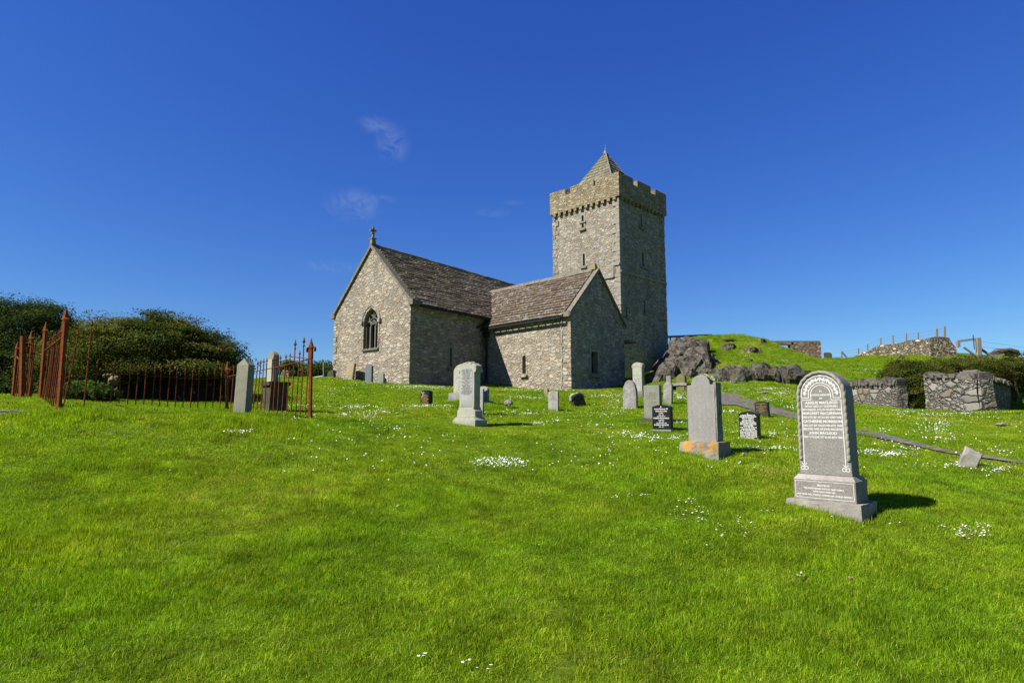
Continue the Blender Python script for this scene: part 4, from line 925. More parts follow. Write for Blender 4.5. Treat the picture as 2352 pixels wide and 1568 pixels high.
L = ['IN', 'LOVING MEMORY OF', 'DONALD MACDONALD', 'WHO DIED AT', 'FINSBAY 12TH MAY', 'AGED 74 YEARS', 'HIS CHILDREN', 'MARGARET', 'DIED 25TH NOVEMBER 1910', 'AGED 2 YEARS', 'NEIL', 'DIED 9TH AUGUST 1911', 'AGED 18 YEARS', 'ANGUS', 'DIED 2ND MAY 1915', 'AGED 23 YEARS', 'ALEXANDER', 'DIED 17TH FEBRUARY 1916', 'AGED 20 YEARS', 'ALSO HIS BELOVED WIFE', 'CATHERINE MORRISON', 'DIED 18TH OCTOBER 1930', 'AGED 79 YEARS']
ztop = H2 - .20; st = (ztop - .86) / len(L)
lettering([(s, .052 if i in (1, 2, 7, 10, 13, 16, 20) else .042, ztop - st * i) for i, s in enumerate(L)], M['lead_letter'], SL, -.124, .42, bold=.01)
mb = MB()
for k in range(46):
    u = k / 45 * 2 - 1; z = H2 - .012 - .13 * abs(u) ** 2.2; mb.box((u * .34, rng.uniform(-.10, .10), z), (.05, .07, .035), Matrix.Rotation(rng.uniform(-.6, .6), 3, 'Y') @ Matrix.Rotation(rng.uniform(-1, 1), 3, 'Z'))
o = mb.build('lichen_growth', M['lichen_crust'], SL); rough(o, .02, 22, 2)

def plain(label, fr, prof, mat, th=45, lean=(0, 0), sink=.12, name='headstone', cat='headstone', rg=0, base=None, group=None, zfix=None, bev=.008):
    w, t, h, c = sframe(*fr, th); S = hs_thing(label, c, th, 0, lean, cat, name, group)
    p = prof(w, h); p = [(x, (z if z > 1e-6 else -sink)) for x, z in p]
    mb = MB(); mb.prism(p, t, bev=bev); o = mb.build('slab', M[mat], S)
    if rg: rough(o, rg, 5, 3)
    if base:
        bw_, bt_, bh_, bm = base; mb = MB(); mb.box((0, 0, bh_ / 2 - .08), (w + bw_, t + bt_, bh_ + .16), taper=.97); b = mb.build('base', M[bm], S)
        if rg: rough(b, rg, 5, 3)
    return S, o, w, t, h
flat = lambda w, h: [(-w / 2, 0), (w / 2, 0), (w / 2, h), (-w / 2, h)]
# white stone behind the tall pale one
S, o, w, t, h = plain('white marble headstone on a broad stone base, half hidden behind the tall pale one', (1041, 1078, 1086, 920, 836, 24), lambda w, h: arch_prof(w, h, w * .3), 'marble', base=(.30, .24, .30, 'plainrock'))
mb = MB(); mb.prism([(-w * .36, .34), (w * .36, .34), (w * .36, h - .2), (-w * .36, h - .2)], .02, y0=-t / 2 - .01); mb.build('panel', M['marble'], o)
lettering([(s, .05, h - .42 - i * .085) for i, s in enumerate(('IN', 'LOVING MEMORY', 'OF', 'ALEXANDER', 'WHO DIED', 'AGED 22 YEARS', 'BELOVED SON'))], M['lead_letter'], o, -t / 2 - .012, w * .6)
# two grey stones right of it
S, o, w, t, h = plain('narrow grey headstone standing just right of the tall pale stone', (1092, 1108.5, 1112.5, 955, 893, 21), flat, 'grey_slab')
lettering([('IN MEMORY', .05, h * .72), ('CAMPBELL', .055, h * .62), ('R.I.P.', .06, h * .52)], M['lead_letter'], o, -t / 2 - .001, w * .8)
plain('grey headstone with curved top and a kerb base, behind the narrow grey one', (1097, 1119, 1124, 929, 887, 25), lambda w, h: arch_prof(w, h, .12), 'grey_slab', base=(.12, .3, .14, 'grey_slab'))
# black stone with gold letters
S, o, w, t, h = plain('small black headstone with gold lettering and a silver flower carving', (965, 985, 993.5, 941, 895.5, 24), lambda w, h: camber_prof(w, h, .05), 'black', base=(.14, .14, .06, 'black_dull'), bev=.005)
lettering([('In', .06, h * .83, .0), ('Loving', .06, h * .74), ('Memory Of', .07, h * .66), ('OUR MOTHER', .05, h * .58), ('PEGGY MACLEAN', .06, h * .50), ('6 STROND', .06, h * .42), ('DIED 16TH AUGUST 1995', .05, h * .34), ('AGED 74 YEARS', .05, h * .27), ('The Lord is my Shepherd', .045, h * .1)], M['gold'], o, -t / 2 - .001, w * .82, bold=.02)
mb = MB()
for i in range(16):
    a = -w * .42 + rng.random() * w * .32; z = h * .90 - (a + w * .42) * -.05 - rng.random() * .26 * (1 - (a + w * .42) / (w * .4)); r_ = rng.uniform(.012, .028)
    mb.add([(a + r_ * math.cos(q), -t / 2 - .002, z + r_ * math.sin(q) * 1.2) for q in np.linspace(0, 2 * math.pi, 7)[:-1]], [(0, 1, 2, 3, 4, 5)])
mb.build('flower_carving', M['silver'], o)
# war grave with badge and cross
S, o, w, t, h = plain('white war grave headstone carved with a badge and a plain cross', (1259, 1281.5, 1284.5, 946.5, 898, 23.5), lambda w, h: arch_prof(w, h, .045), 'grey_slab', bev=.004)
mb = MB(); yq = -t / 2 - .001; rr_ = .11; zc_b = h * .80
def ln_(p, q, wd): mb.bar((p[0], yq, p[1]), (q[0], yq, q[1]), wd, .003, up=Vector((0, 1, 0)))
C_ = [(rr_ * math.cos(a), zc_b + rr_ * math.sin(a)) for a in np.linspace(0, 2 * math.pi, 25)]
for a, b in zip(C_, C_[1:]): ln_(a, b, .014)
for pts in (((-.06, .03), (-.01, .07), (.05, .05)), ((-.02, .02), (.03, .0), (.01, -.04), (-.03, -.06)), ((0, .03), (.02, -.06), (-.01, -.10)), ((-.05, -.02), (0, -.03))):
    for a, b in zip(pts, pts[1:]): ln_((a[0], zc_b + a[1]), (b[0], zc_b + b[1]), .014)
mb.build('badge', M['moss_letter'], o)
lettering([('M. MACLEOD', .045, h * .635), ('ROYAL NAVAL RESERVE', .04, h * .59), ('12TH OCTOBER 1918', .04, h * .54), ('REST IN PEACE', .035, h * .13)], M['lead_letter'], o, yq, w * .85)
mb = MB(); ln_((0, h * .22), (0, h * .50), .016); ln_((-.075, h * .41), (.075, h * .41), .016); mb.build('cross', M['lead_letter'], o)
# leaning dark slab with pale rim
w, t, h, c = sframe(1311, 1343, 1345, 931, 897, 26, 12)
S = hs_thing('squat leaning slab with pale lichen rim and dark mossy face', c, -28, 0, (0, -12)); mb = MB()
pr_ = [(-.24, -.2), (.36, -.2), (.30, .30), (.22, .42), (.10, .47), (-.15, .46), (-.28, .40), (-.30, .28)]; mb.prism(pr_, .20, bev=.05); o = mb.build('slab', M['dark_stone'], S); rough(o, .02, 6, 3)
mb = MB(); 
for a, b in zip(pr_[2:], pr_[3:]):
    a = Vector(a); b = Vector(b)
    for k in range(3): q = a.lerp(b, (k + .5) / 3); mb.box((q.x * .98, .0, q.y - .0), (.10, .17, .05), Matrix.Rotation(-math.atan2(b.y - a.y, b.x - a.x), 3, 'Y'))
o = mb.build('lichen_rim', M['lichen_crust'], S); rough(o, .02, 14, 2)
# stump of an orange stone
plain('small broken orange sandstone stump near the transept wall', (1252, 1259, 1263, 914, 893, 30), flat, 'tan', rg=.03, lean=(0, -8))
# gothic, slab, rounded and others to the right
S, o, w, t, h = plain('pointed gothic headstone blotched white and grey', (1430.5, 1461.5, 1466.5, 944.5, 873, 24), gothic_prof, 'gothic', bev=.015)
mb = MB()
for dy in (0.06,):
    pp = [(x * (1 - dy / w * 1.6), z * (1 - .05)) for x, z in gothic_prof(w, h)][2:]
    for a, b in zip(pp, pp[1:]): mb.bar((a[0], -t / 2 - .002, a[1]), (b[0], -t / 2 - .002, b[1]), .012, .006, up=Vector((0, 1, 0)))
mb.build('carved_border', M['gothic'], o)
S, o, w, t, h = plain('tall pale marble headstone with scrolled top standing before the dark tower base', (1453, 1476, 1482, 906, 832, 30), lambda w, h: [(-w * .46, 0), (w * .46, 0), (w * .46, h - .26), (w * .52, h - .24), (w * .54, h - .17), (w * .5, h - .11), (w * .3, h - .03), (0, h), (-w * .3, h - .03), (-w * .5, h - .11), (-w * .54, h - .17), (-w * .52, h - .24), (-w * .46, h - .26)], 'marble', base=(.1, .12, .16, 'coping'))
lettering([(s, .05, h - .52 - i * .085) for i, s in enumerate(('IN', 'LOVING MEMORY', 'OF', 'JOHN MORRISON', 'WHO DIED', '4TH APRIL 1912', 'AGED 61 YEARS'))], M['lead_letter'], o, -t / 2 - .001, w * .7)
mb = MB()
for s in (-1, 1): mb.tube([(s * (w * .44 + .03 * math.cos(a)), -t / 2 - .004, h - .17 + .05 * math.sin(a)) for a in np.linspace(-2, 3, 12)], .010, 5)
mb.tube([(x, -t / 2 - .004, h - .26 + .1 * math.cos(x / (w * .45) * 1.5)) for x in np.linspace(-w * .38, w * .38, 12)], .010, 5)
mb.build('scroll_carving', M['marble'], o)
S, o, w, t, h = plain('plain flat topped grey green slab standing behind the black headstone', (1479.5, 1516, 1522, 966, 885, 19), flat, 'slate_green', base=(.22, .26, .07, 'dark_stone'), rg=.006)
lettering([(s, .038, h * .78 - i * .055) for i, s in enumerate(('IN MEMORY OF', 'MALCOLM MACLEOD', 'WHO DIED AT GEOCRAB', 'IN HIS 70TH YEAR', 'AND', 'HIS BELOVED WIFE', 'ANN MACKAY', 'WHO DIED IN 1903'))], M['moss_letter'], o, -t / 2 - .001, w * .72, bold=0)
S, o, w, t, h = plain('black headstone in front of the grey green slab with white lettering', (1499, 1541, 1547, 991, 929, 17), lambda w, h: camber_prof(w, h, .055), 'black', base=(.10, .14, .05, 'grey_slab'), bev=.005)
B1 = [('In', .050), ('Loving Memory Of', .050), ('ANNIE MACCUISH', .040), ('4 FINSBAY', .027), ('1878 - 1918', .030), ('BELOVED WIFE OF', .028), ('NORMAN MACDONALD', .044), ('11 SEAFORTH', .028), ('1879 - 1955', .030), ('AND HIS SECOND WIFE', .028), ('RODERICA MACLEOD', .042), ('1883 - 1977', .030)]
zz_ = np.array([.885, .805, .725, .66, .60, .54, .465, .40, .345, .29, .215, .15]) + .01
lettering([(a, b, h * z) for (a, b), z in zip(B1, zz_)], M['paint_white'], o, -t / 2 - .001, w * .86, bold=.03)
S, o, w, t, h = plain('rounded headstone blotched black and orange, behind the flat topped slab', (1523, 1542, 1546, 924.5, 877.5, 24.5), lambda w, h: arch_prof(w, h, w * .42), 'gothic', lean=(0, 3))
plain('small pale square headstone below the dark crag', (1530, 1541, 1543.5, 886, 863, 32), flat, 'slate_green')
S, o, w, t, h = plain('olive brown round topped headstone under the rock outcrop', (1553, 1572, 1577, 893, 859, 31), lambda w, h: arch_prof(w, h, w * .5), 'brown_stone', lean=(0, 4))
S, o, w, t, h = plain('upright black headstone covered in dense white lettering', (1699, 1742, 1749, 1014, 944, 15), lambda w, h: camber_prof(w, h, .055), 'black', base=(.08, .14, .045, 'grey_slab'), bev=.005)
B2 = ['In', 'LOVING MEMORY OF', 'ANNIE MACDONALD', 'DIED AT FINSBAY,', '26-6-66 AGED 53', 'BELOVED WIFE OF', 'ALICK MacCONNELL', 'ERECTED BY THEIR SON', 'ALEXANDER', 'DIED 14-12-1987 AGED 86', 'AND HER BROTHER', 'SGT. W. MACDONALD C.Q.H.', 'KILLED IN ACTION FRANCE 1914', 'DOLLY McASKILL 4 RODEL', 'DIED 19-7-2002 AGED 92', 'BELOVED WIFE OF THE ABOVE', 'ALEXANDER', 'INTERRED IN LUSKENTYRE BURIAL GROUND']
lettering([(s, (.040 if i in (0, 2, 6, 8, 11, 13, 16) else .034), h * (.90 - i * .0505)) for i, s in enumerate(B2)], M['paint_white'], o, -t / 2 - .001, w * .90, bold=.035)
S, o, w, t, h = plain('dull black headstone with faint lettering beside the gravel path', (1735, 1765, 1769.5, 956, 921, 23), lambda w, h: camber_prof(w, h, .045), 'black_dull', lean=(0, -2))
lettering([(s, .045, h * (.80 - i * .085)) for i, s in enumerate(('IN LOVING MEMORY', 'OF', 'JOHN MACLEOD', 'WHO DIED IN 1949', 'AGED 62', 'RACHEL MACLEOD', 'AGED 84'))], M['gold'], o, -t / 2 - .001, w * .75)
# pointed pillar stone inside the railings
w, t, h, c = sframe(534, 561.5, 577.5, 956, 823, 13.3, 22)
S = hs_thing('grey granite pillar stone with a pointed top beside the rusty railings', c, 22, 0, (0, 2))
mb = MB(); hs_ = h - .13; W2, T2 = w / 2, t / 2
mb.add([(-W2, -T2, -.15), (W2, -T2, -.15), (W2, T2, -.15), (-W2, T2, -.15), (-W2 * .93, -T2 * .93, hs_), (W2 * .93, -T2 * .93, hs_), (W2 * .93, T2 * .93, hs_), (-W2 * .93, T2 * .93, hs_), (-.01, -T2 * .55, h), (0, T2 * .55, h - .02)],
       [(0, 1, 5, 4), (1, 2, 6, 5), (2, 3, 7, 6), (3, 0, 4, 7), (4, 5, 9, 8), (5, 6, 9), (6, 7, 8, 9), (7, 4, 8)])
mb.build('pillar', M['pillar'], S); 
# monument behind the enclosure
c = P(622, 942, 18.5); th = 45
S = hs_thing('dark stone table monument with a tall round topped slab, behind the railings', c, th, 0, (0, 0), 'monument', 'monument')
mb = MB(); mb.box((-.05, .12, .30), (.46, .48, .78)); mb.build('pedestal', M['dark_stone'], S)  # dark colour of pedestal and table slab stands in for tree shade
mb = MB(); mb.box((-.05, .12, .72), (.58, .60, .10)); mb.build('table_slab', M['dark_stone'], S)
mb = MB(); mb.prism([(x, z + .77) for x, z in arch_prof(.42, P(630, 807, 18.5).z - c.z - .77, .19)], .16, bev=.012); o = mb.build('slab', M['slate_green'], S)
mb = MB(); mb.box((.02, -.09, 1.07), (.30, .04, .62)); mb.build('panel', M['marble'], S)
# stones by the east gable
plain('tan sandstone slab leaning against the church gable', (791.5, 808.3, 814, 870.5, 833, 38.5), lambda w, h: [(-w / 2, 0), (w / 2, 0), (w / 2, h - .05), (-w * .2, h), (-w / 2, h - .06)], 'tan', th=48, lean=(-7, 0), bev=.02)
plain('blue grey pointed headstone against the church gable', (838, 852.5, 857, 877, 835.5, 37.0), lambda w, h: camber_prof(w, h, .14), 'bluegrey', th=48)
plain('short pale green headstone by the church gable', (866.5, 880, 883.5, 880.5, 853, 36.2), lambda w, h: camber_prof(w, h, .12), 'slate_green', th=48)
plain('weathered brown headstone leaning left beside the church corner', (752, 766, 771, 869, 850, 40), lambda w, h: arch_prof(w, h, .16), 'dark_stone', th=48, lean=(0, -14))
# square holed stone, right
c = P(2222, 1064, 13.2); S = hs_thing('pale tilted square stone with a hole in it beside the gravel path', c, 30, 0, (-8, 22))
mb = MB(); prf = [(-.14, -.12), (.15, -.12), (.17, .26), (-.13, .30)]; mb.prism(prf, .13, bev=.02); o = mb.build('slab', M['granite_base'], S); rough(o, .012, 8, 3)
mb = MB(); mb.lathe([(.018, 0), (.018, .004)], 10); q = mb.build('hole', M['iron_black'], o); q.rotation_euler = (R(90), 0, 0); q.location = (-.03, -.062, .16)

# ------------------------------------------------------------------ rocks
def hull_block(b, c, size, rot, rr, bev=.10):
    """one angular block of broken rock added to bmesh b"""
    t = bmesh.new()
    for _ in range(22):
        v = Vector((rr.uniform(-1, 1), rr.uniform(-1, 1), rr.uniform(-1, 1))); k = max(abs(v.x), abs(v.y), abs(v.z)); v = v / k * (.82 + .18 * rr.random()); v = v * (1 - .22 * (v.length - 1)); t.verts.new(v)
    r = bmesh.ops.convex_hull(t, input=t.verts); bmesh.ops.delete(t, geom=[g_ for g_ in r['geom_interior'] if isinstance(g_, bmesh.types.BMVert)], context='VERTS')
    bmesh.ops.dissolve_limit(t, angle_limit=R(12), verts=t.verts, edges=t.edges)
    bmesh.ops.bevel(t, geom=t.edges[:], offset=bev * .25, segments=1, affect='EDGES', clamp_overlap=True)
    bmesh.ops.triangulate(t, faces=t.faces); bmesh.ops.subdivide_edges(t, edges=t.edges, cuts=4, use_grid_fill=True); t.normal_update()
    sd = Vector((rr.uniform(0, 99), rr.uniform(0, 99), 0)); M3 = rot @ Matrix.Diagonal(size)
    for v in t.verts:
        f = mnoise.fractal(v.co * 3.6 + sd, .8, 2.1, 5) * .028; v.co = M3 @ (v.co * (1 + f)) + c
    me = bpy.data.meshes.new('t'); t.to_mesh(me); t.free(); b.from_mesh(me); bpy.data.meshes.remove(me)
def rock_mesh(name, seed):
    b = bmesh.new(); rr = random.Random(seed); I3 = Matrix.Identity(3)
    hull_block(b, Vector((0, 0, 0)), (.78, .78, .78), I3, rr)
    for k in range(3): hull_block(b, Vector((rr.uniform(-.5, .5), rr.uniform(-.4, .4), rr.uniform(-.5, .1))), (rr.uniform(.3, .5),) * 3, Matrix.Rotation(rr.uniform(0, 3), 3, 'Z'), rr)
    me = bpy.data.meshes.new(name); b.to_mesh(me); b.free(); return me
def outcrop(label, blocks, name, group, mat='rock'):
    """blocks: (px,py,Y,half width,half height,depth m,tilt,turn) -> one mass of fractured rock"""
    b = bmesh.new(); O = P(*blocks[0][:3]); rr = random.Random(len(blocks) * 7)
    for (px, py, Y, rx, rz_, dp, ti, tu) in blocks:
        s_ = Y * K / F; hull_block(b, P(px, py, Y) - O, (rx * s_ * 1.12, dp, rz_ * s_ * 1.12), Matrix.Rotation(R(tu), 3, 'Z') @ Matrix.Rotation(R(ti), 3, 'Y'), rr, .05)
    me = bpy.data.meshes.new(name); b.to_mesh(me); b.free(); me.materials.append(M[mat]); o = bpy.data.objects.new(name, me); COL.objects.link(o); o.location = O; return obj_tag(o, label, 'rock', group)
ROCKS = [rock_mesh('rock', k) for k in (1, 2, 3, 4, 5)]
def rock(px, py, Y, rx, rz_, label, mat='rock', group=None, name='rock', k=None, ry=None, rot=None, tilt=(0, 0), mesh=None, cat='rock'):
    """px,py centre; rx, rz_ half sizes in photo units"""
    if Y is None: q = hit(px, py)[0]; Y = float(q[1]) / K; c = Vector(q) + Vector((0, .25 * rx * Y * K / F, -.15 * rz_ * Y * K / F))
    else: c = P(px, py, Y)
    s = Y * K / F; k = rng.integers(0, 5) if k is None else k
    me = (mesh or ROCKS[k]).copy(); me.materials.clear(); me.materials.append(M[mat]); o = bpy.data.objects.new(name, me); COL.objects.link(o)
    o.location = c; o.scale = (rx * s * 1.12, (ry or rx) * s * 1.1, rz_ * s * 1.12); o.rotation_euler = (R(tilt[0]), R(tilt[1]), rng.uniform(0, 6.28) if rot is None else rot)
    obj_tag(o, label, cat, group); return o
G1 = 'rock outcrop on the grassy knoll'
outcrop('big dark crag of fractured rock between the tower and the knoll', [(1560, 850, 40.2, 46, 40, 1.3, 18, 20), (1530, 868, 39.6, 30, 30, 1.0, 28, 10), (1592, 842, 40.4, 40, 46, 1.2, 8, -20), (1575, 812, 42, 36, 26, 1.2, 24, 15), (1545, 838, 41, 26, 30, 1.0, 35, 0), (1612, 868, 39.4, 24, 24, .9, 4, 30),
  (1508, 878, 39.4, 20, 16, .8, 30, 20), (1600, 806, 42.6, 22, 26, .9, 5, 10), (1548, 878, 39.0, 26, 16, .8, 15, -10), (1578, 872, 39.0, 22, 22, .8, 20, 30), (1590, 788, 44.5, 22, 14, .9, 15, 0), (1556, 800, 44, 20, 18, .9, 28, 12), (1626, 838, 41, 14, 26, .8, -6, 0), (1520, 846, 42.5, 18, 18, .8, 35, 0)], 'crag', G1)
rock(1638, 866, 38.8, 20, 24, 'small dark boulder at the right foot of the big crag', 'rock', G1)
rock(1500, 858, 50, 14, 8, 'small sunlit rock tip in the tower shadow', 'rock_pale', G1)
rock(1612, 796, 44.2, 22, 18, 'dark grey block at the top right of the big crag', 'rock', G1)
lst = [(1692, 864, 37.2, 36, 31, 'grey angular rock in the lower ledge, second from the crag'), (1660, 866, 37.3, 20, 26, 'narrow grey rock next to the crag in the lower ledge'), (1724, 868, 37.1, 22, 24, 'low grey rock between the larger ledge rocks'),
       (1752, 862, 37.2, 32, 36, 'tall grey rock with white lichen in the middle of the lower ledge'), (1790, 866, 37.1, 26, 32, 'rounded dark boulder right of the tall lichened rock'), (1824, 864, 37.2, 32, 33, 'dark rock with pale streak near the right end of the ledge'), (1855, 872, 37.1, 20, 22, 'small dark rock ending the ledge on the right')]
for a in lst: rock(a[0], a[1], a[2], a[3], a[4], a[5], 'rock', G1, rot=rng.uniform(-.3, .3))
lst = [(1607, 785, None, 20, 12, 'grey rock at the top edge beside the dark timber rail'), (1632, 832, None, 22, 17, 'pale cracked rock beside the crag'), (1645, 838, None, 10, 10, 'small pale block beside the cracked rock'),
       (1673, 795, None, 22, 9, 'flat orange lichened rock high on the knoll'), (1668, 803, None, 11, 10, 'orange brown rock below the flat one on the knoll'), (1722, 803, None, 24, 9, 'long lichened rock in the upper grass'), (1742, 804, None, 8, 10, 'square ended lichened rock on the upper grass'),
       (1672, 781, None, 24, 5, 'brown stony patch near the knoll top'), (1749, 784, None, 14, 11, 'pale rocks where the knoll top drops away'), (1687, 839, None, 9, 7, 'small lichened rock in mid slope'), (1717, 826, None, 12, 5, 'low brown rock in mid slope')]
for a in lst: rock(a[0], a[1], a[2], a[3], a[4], a[5], 'rock_pale', G1)
lst = [(2070, 821, None, 10, 8, 'grey boulder on the slope below the field wall'), (2088, 813, None, 7, 4, 'small white rock at the foot of the field wall'), (2040, 829, None, 8, 4, 'flat brown rock in the grass below the field wall'), (2110, 834, None, 8, 3, 'pale flat rock in the grass above the bushes'),
       (2157, 822, None, 6, 7, 'white rock under the wall end'), (2190, 817, None, 11, 14, 'upright white lichened rock under the wall end'), (2210, 827, None, 12, 9, 'white rock left of the timber gate foot'), (2230, 818, None, 11, 11, 'round pale rock below the timber gate'), (2180, 832, None, 10, 6, 'low pale rock above the bushes')]
for a in lst: rock(a[0], a[1], a[2], a[3], a[4], a[5], 'rock_pale', 'pale rocks below the field wall')
rock(2304, 812, 60, 30, 14, 'long lichened rock on the far right skyline', 'rock_pale')
rock(2340, 826, 56, 60, 7, 'low stony bank at the far right behind the bushes', 'farwall', ry=20)
rock(1169, 925, 23, 11, 9, 'small white and black speckled stone on the lawn', 'plainrock')
rock(2301, 975, 20, 13, 5, 'low grey stone in the grass right of the path', 'plainrock')
rock(1755, 901, 31, 16, 2.2, 'flat grey slab lying in the daisies', 'plainrock', ry=14, k=1)
rock(20, 946, 11.6, 40, 6, 'flat grey stone lying in the grass at the far left', 'plainrock', ry=30, k=2, rot=0)
rock(84, 948, 11.5, 12, 4, 'small buried stone right of the flat stone', 'plainrock')
rock(262, 873, 19.2, 12, 13, 'pale yellow stone under the windswept hedge', 'tan')
rock(252, 862, 19.4, 16, 5, 'flat tan stone topping the stones under the hedge', 'tan')
rock(135, 945.5, 11.7, 26, 4.5, 'earthy stone slab at the foot of the nearest rusty post', 'soil', ry=12, k=3, rot=0, cat='stone')
rock(206, 958, 11.4, 13, 3, 'small patch of bare brown earth in the turf', 'soil', ry=10, cat='earth patch', name='earth_patch')
rock(729, 968.5, 13.8, 10, 2.5, 'brown stone chip by the right hand railing post', 'soil', ry=8, cat='stone')
rock(1952, 1325, 6.2, 6, 2.2, 'small curled brown leaf lying in the grass', 'tan', k=2, ry=4, cat='leaf', name='fallen_leaf')
# table slab on stones, right group
c = P(1560, 898, 31.5); T_ = thing('table_tomb', 'low lichened table slab resting on dark stones', 'tomb', c, R(-40))
mb = MB(); mb.box((0, 0, .30), (1.0, .6, .12)); o = mb.build('table_slab', M['plainrock'], T_); rough(o, .03, 4, 4)
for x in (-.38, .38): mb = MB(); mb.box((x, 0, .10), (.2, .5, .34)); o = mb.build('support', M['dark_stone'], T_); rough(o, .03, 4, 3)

# ------------------------------------------------------------------ field walls with cope stones
def rubble_wall(label, a, b, h0, h1, thick, mat='drywall', cope=True, group=None, copes=.26, c_h=.30):
    a = Vector(a); b = Vector(b); T_ = thing('stone_wall', label, 'wall', ((a.x + b.x) / 2, (a.y + b.y) / 2, min(a.z, b.z)), 0, group); O = T_.location
    d = Vector((b.x - a.x, b.y - a.y, 0)); L = d.length; d.normalize(); n = Vector((d.y, -d.x, 0)); nseg = max(2, int(L / .25)); nz = 8
    return T_, d, n, L, O
def wall_body(T_, pts_base, pts_top, thick, mat, side, batter=.08):
    """pts: lists of world points along one face; thickness towards side"""
    O = T_.location; n = len(pts_base); nz = 7; vs = []; mb = MB()
    for i in range(n):
        p, q = Vector(pts_base[i]), Vector(pts_top[i])
        for s in (0, 1):
            for k in range(nz + 1):
                t = k / nz; v = p.lerp(q, t) + side * (thick * s + (batter * t if s == 0 else -batter * t)); j = mnoise.noise(v * 2.3) * .07
                v = v + side * (j if s == 0 else -j); vs.append(v - O)
    m_ = 2 * (nz + 1); fs = []
    for i in range(n - 1):
        for k in range(nz):
            a = i * m_ + k; fs.append((a, a + m_, a + m_ + 1, a + 1)); a = i * m_ + nz + 1 + k; fs.append((a, a + 1, a + m_ + 1, a + m_))
        a = i * m_ + nz; c_ = i * m_ + 2 * nz + 1; fs.append((a, a + m_, c_ + m_, c_))
    for i in (0, n - 1):
        for k in range(nz): a = i * m_ + k; fs.append((a, a + 1, a + nz + 2, a + nz + 1) if i == 0 else (a, a + nz + 1, a + nz + 2, a + 1))
    mb.add(vs, fs); o = mb.build('wall_body', M[mat], T_); fix_normals(o.data); return o
def copes(T_, tops, thick, side, step=.24, hh=.30, mat='drywall'):
    O = T_.location; vs_all = []; mbs = MB(); tot = 0; P_ = [Vector(p) for p in tops]; L = sum((b - a).length for a, b in zip(P_, P_[1:])); x = 0
    while x < L - .08:
        w = step * rng.uniform(.6, 1.5); w = min(w, L - x); xm = x + w / 2; acc_ = 0
        for a, b in zip(P_, P_[1:]):
            l = (b - a).length
            if acc_ + l >= xm: c = a.lerp(b, (xm - acc_) / l); d = (b - a).normalized(); break
            acc_ += l
        H = hh * rng.uniform(.55, 1.25); b2 = bmesh.new(); bmesh.ops.create_cube(b2, size=1); bmesh.ops.bevel(b2, geom=b2.edges[:] , offset=.16, segments=2, affect='EDGES')
        M3 = Matrix((d, side, Vector((0, 0, 1)))).transposed(); tl = Matrix.Rotation(rng.normal(0, .26), 3, 'Y'); sd = rng.uniform(0, 50)
        vv = []
        for v in b2.verts:
            q = Vector((v.co.x * w * .94, v.co.y * (thick + .08), v.co.z * H)); q *= 1 + .30 * mnoise.noise(v.co * 2 + Vector((sd, 0, 0))); vv.append(M3 @ (tl @ q) + c + side * thick / 2 + Vector((0, 0, H * .42)) - O)
        b2.verts.ensure_lookup_table(); mbs.add(vv, [tuple(v.index for v in f.verts) for f in b2.faces], float(rng.random())); b2.free(); x += w
    return mbs.build('cope_stones', M['coperock'], T_)
M['coperock'] = stone_mat('cope_stone', (0.20, 0.18, 0.15), 0.6, 0.0, lich=0.35, lcol=(0.42, 0.39, 0.32), scale=3, bump=1.0)
def seq(a, b, n): return [Vector(a).lerp(Vector(b), i / (n - 1)) for i in range(n)]
# wall right of the gateway (lit front face and dark return)
cB0, cB1 = P(2125, 947, 28.9), P(2254, 951, 25.7); hB = P(2254, 868, 25.7).z - cB1.z; hB0 = P(2125, 869, 28.9).z - cB0.z
T_ = thing('stone_wall', 'sunlit stone wall block with cope stones right of the gateway', 'wall', cB1)
side = Vector((1, .05, 0)).normalized()
b0, b1 = cB0 - Vector((0, 0, .3)), cB1 - Vector((0, 0, .3)); wall_body(T_, seq(b0, b1, 14), seq(cB0 + Vector((0, 0, hB0)), cB1 + Vector((0, 0, hB)), 14), .65, 'drywall', side)
copes(T_, [cB0 + Vector((0.02, 0, hB0)), cB1 + Vector((0.02, 0, hB))], .65, side, .30, .30)
cC = P(2330, 945, 38.5); hC = P(2330, 888, 38.5).z - cC.z; sd2 = Vector((-.64, .77, 0)).normalized(); cC = XY(cC)
q0 = cB1 + Vector((.02, 0.02, 0)); q1 = Vector((cC.x, cC.y, P(2330, 945, 38.5).z))
T_ = thing('stone_wall', 'shaded stone wall running away to the right from the sunlit block', 'wall', q0)
wall_body(T_, seq(q0 - Vector((0, 0, .4)), q1 - Vector((0, 0, .6)), 26), seq(q0 + Vector((0, 0, hB - .02)), q1 + Vector((0, 0, hC)), 26), .6, 'drywall', sd2)
copes(T_, [q0 + Vector((.1, .1, hB - .02)), q1 + Vector((0, 0, hC))], .6, sd2, .32, .30)
cA1, cA0 = P(2060, 941, 31.0), P(1930, 940, 36.2); hA = P(2060, 885, 31).z - cA1.z; hA0 = P(1930, 888, 36.2).z - cA0.z
T_ = thing('stone_wall', 'low stone wall topped with upright dark cope stones left of the gateway', 'wall', cA1)
wall_body(T_, seq(cA0 - Vector((0, 0, .3)), cA1 - Vector((0, 0, .3)), 20), seq(cA0 + Vector((0, 0, hA0)), cA1 + Vector((0, 0, hA)), 20), .6, 'drywall', side)
copes(T_, [cA0 + Vector((0, 0, hA0)), cA1 + Vector((0, 0, hA))], .6, side, .24, .36)
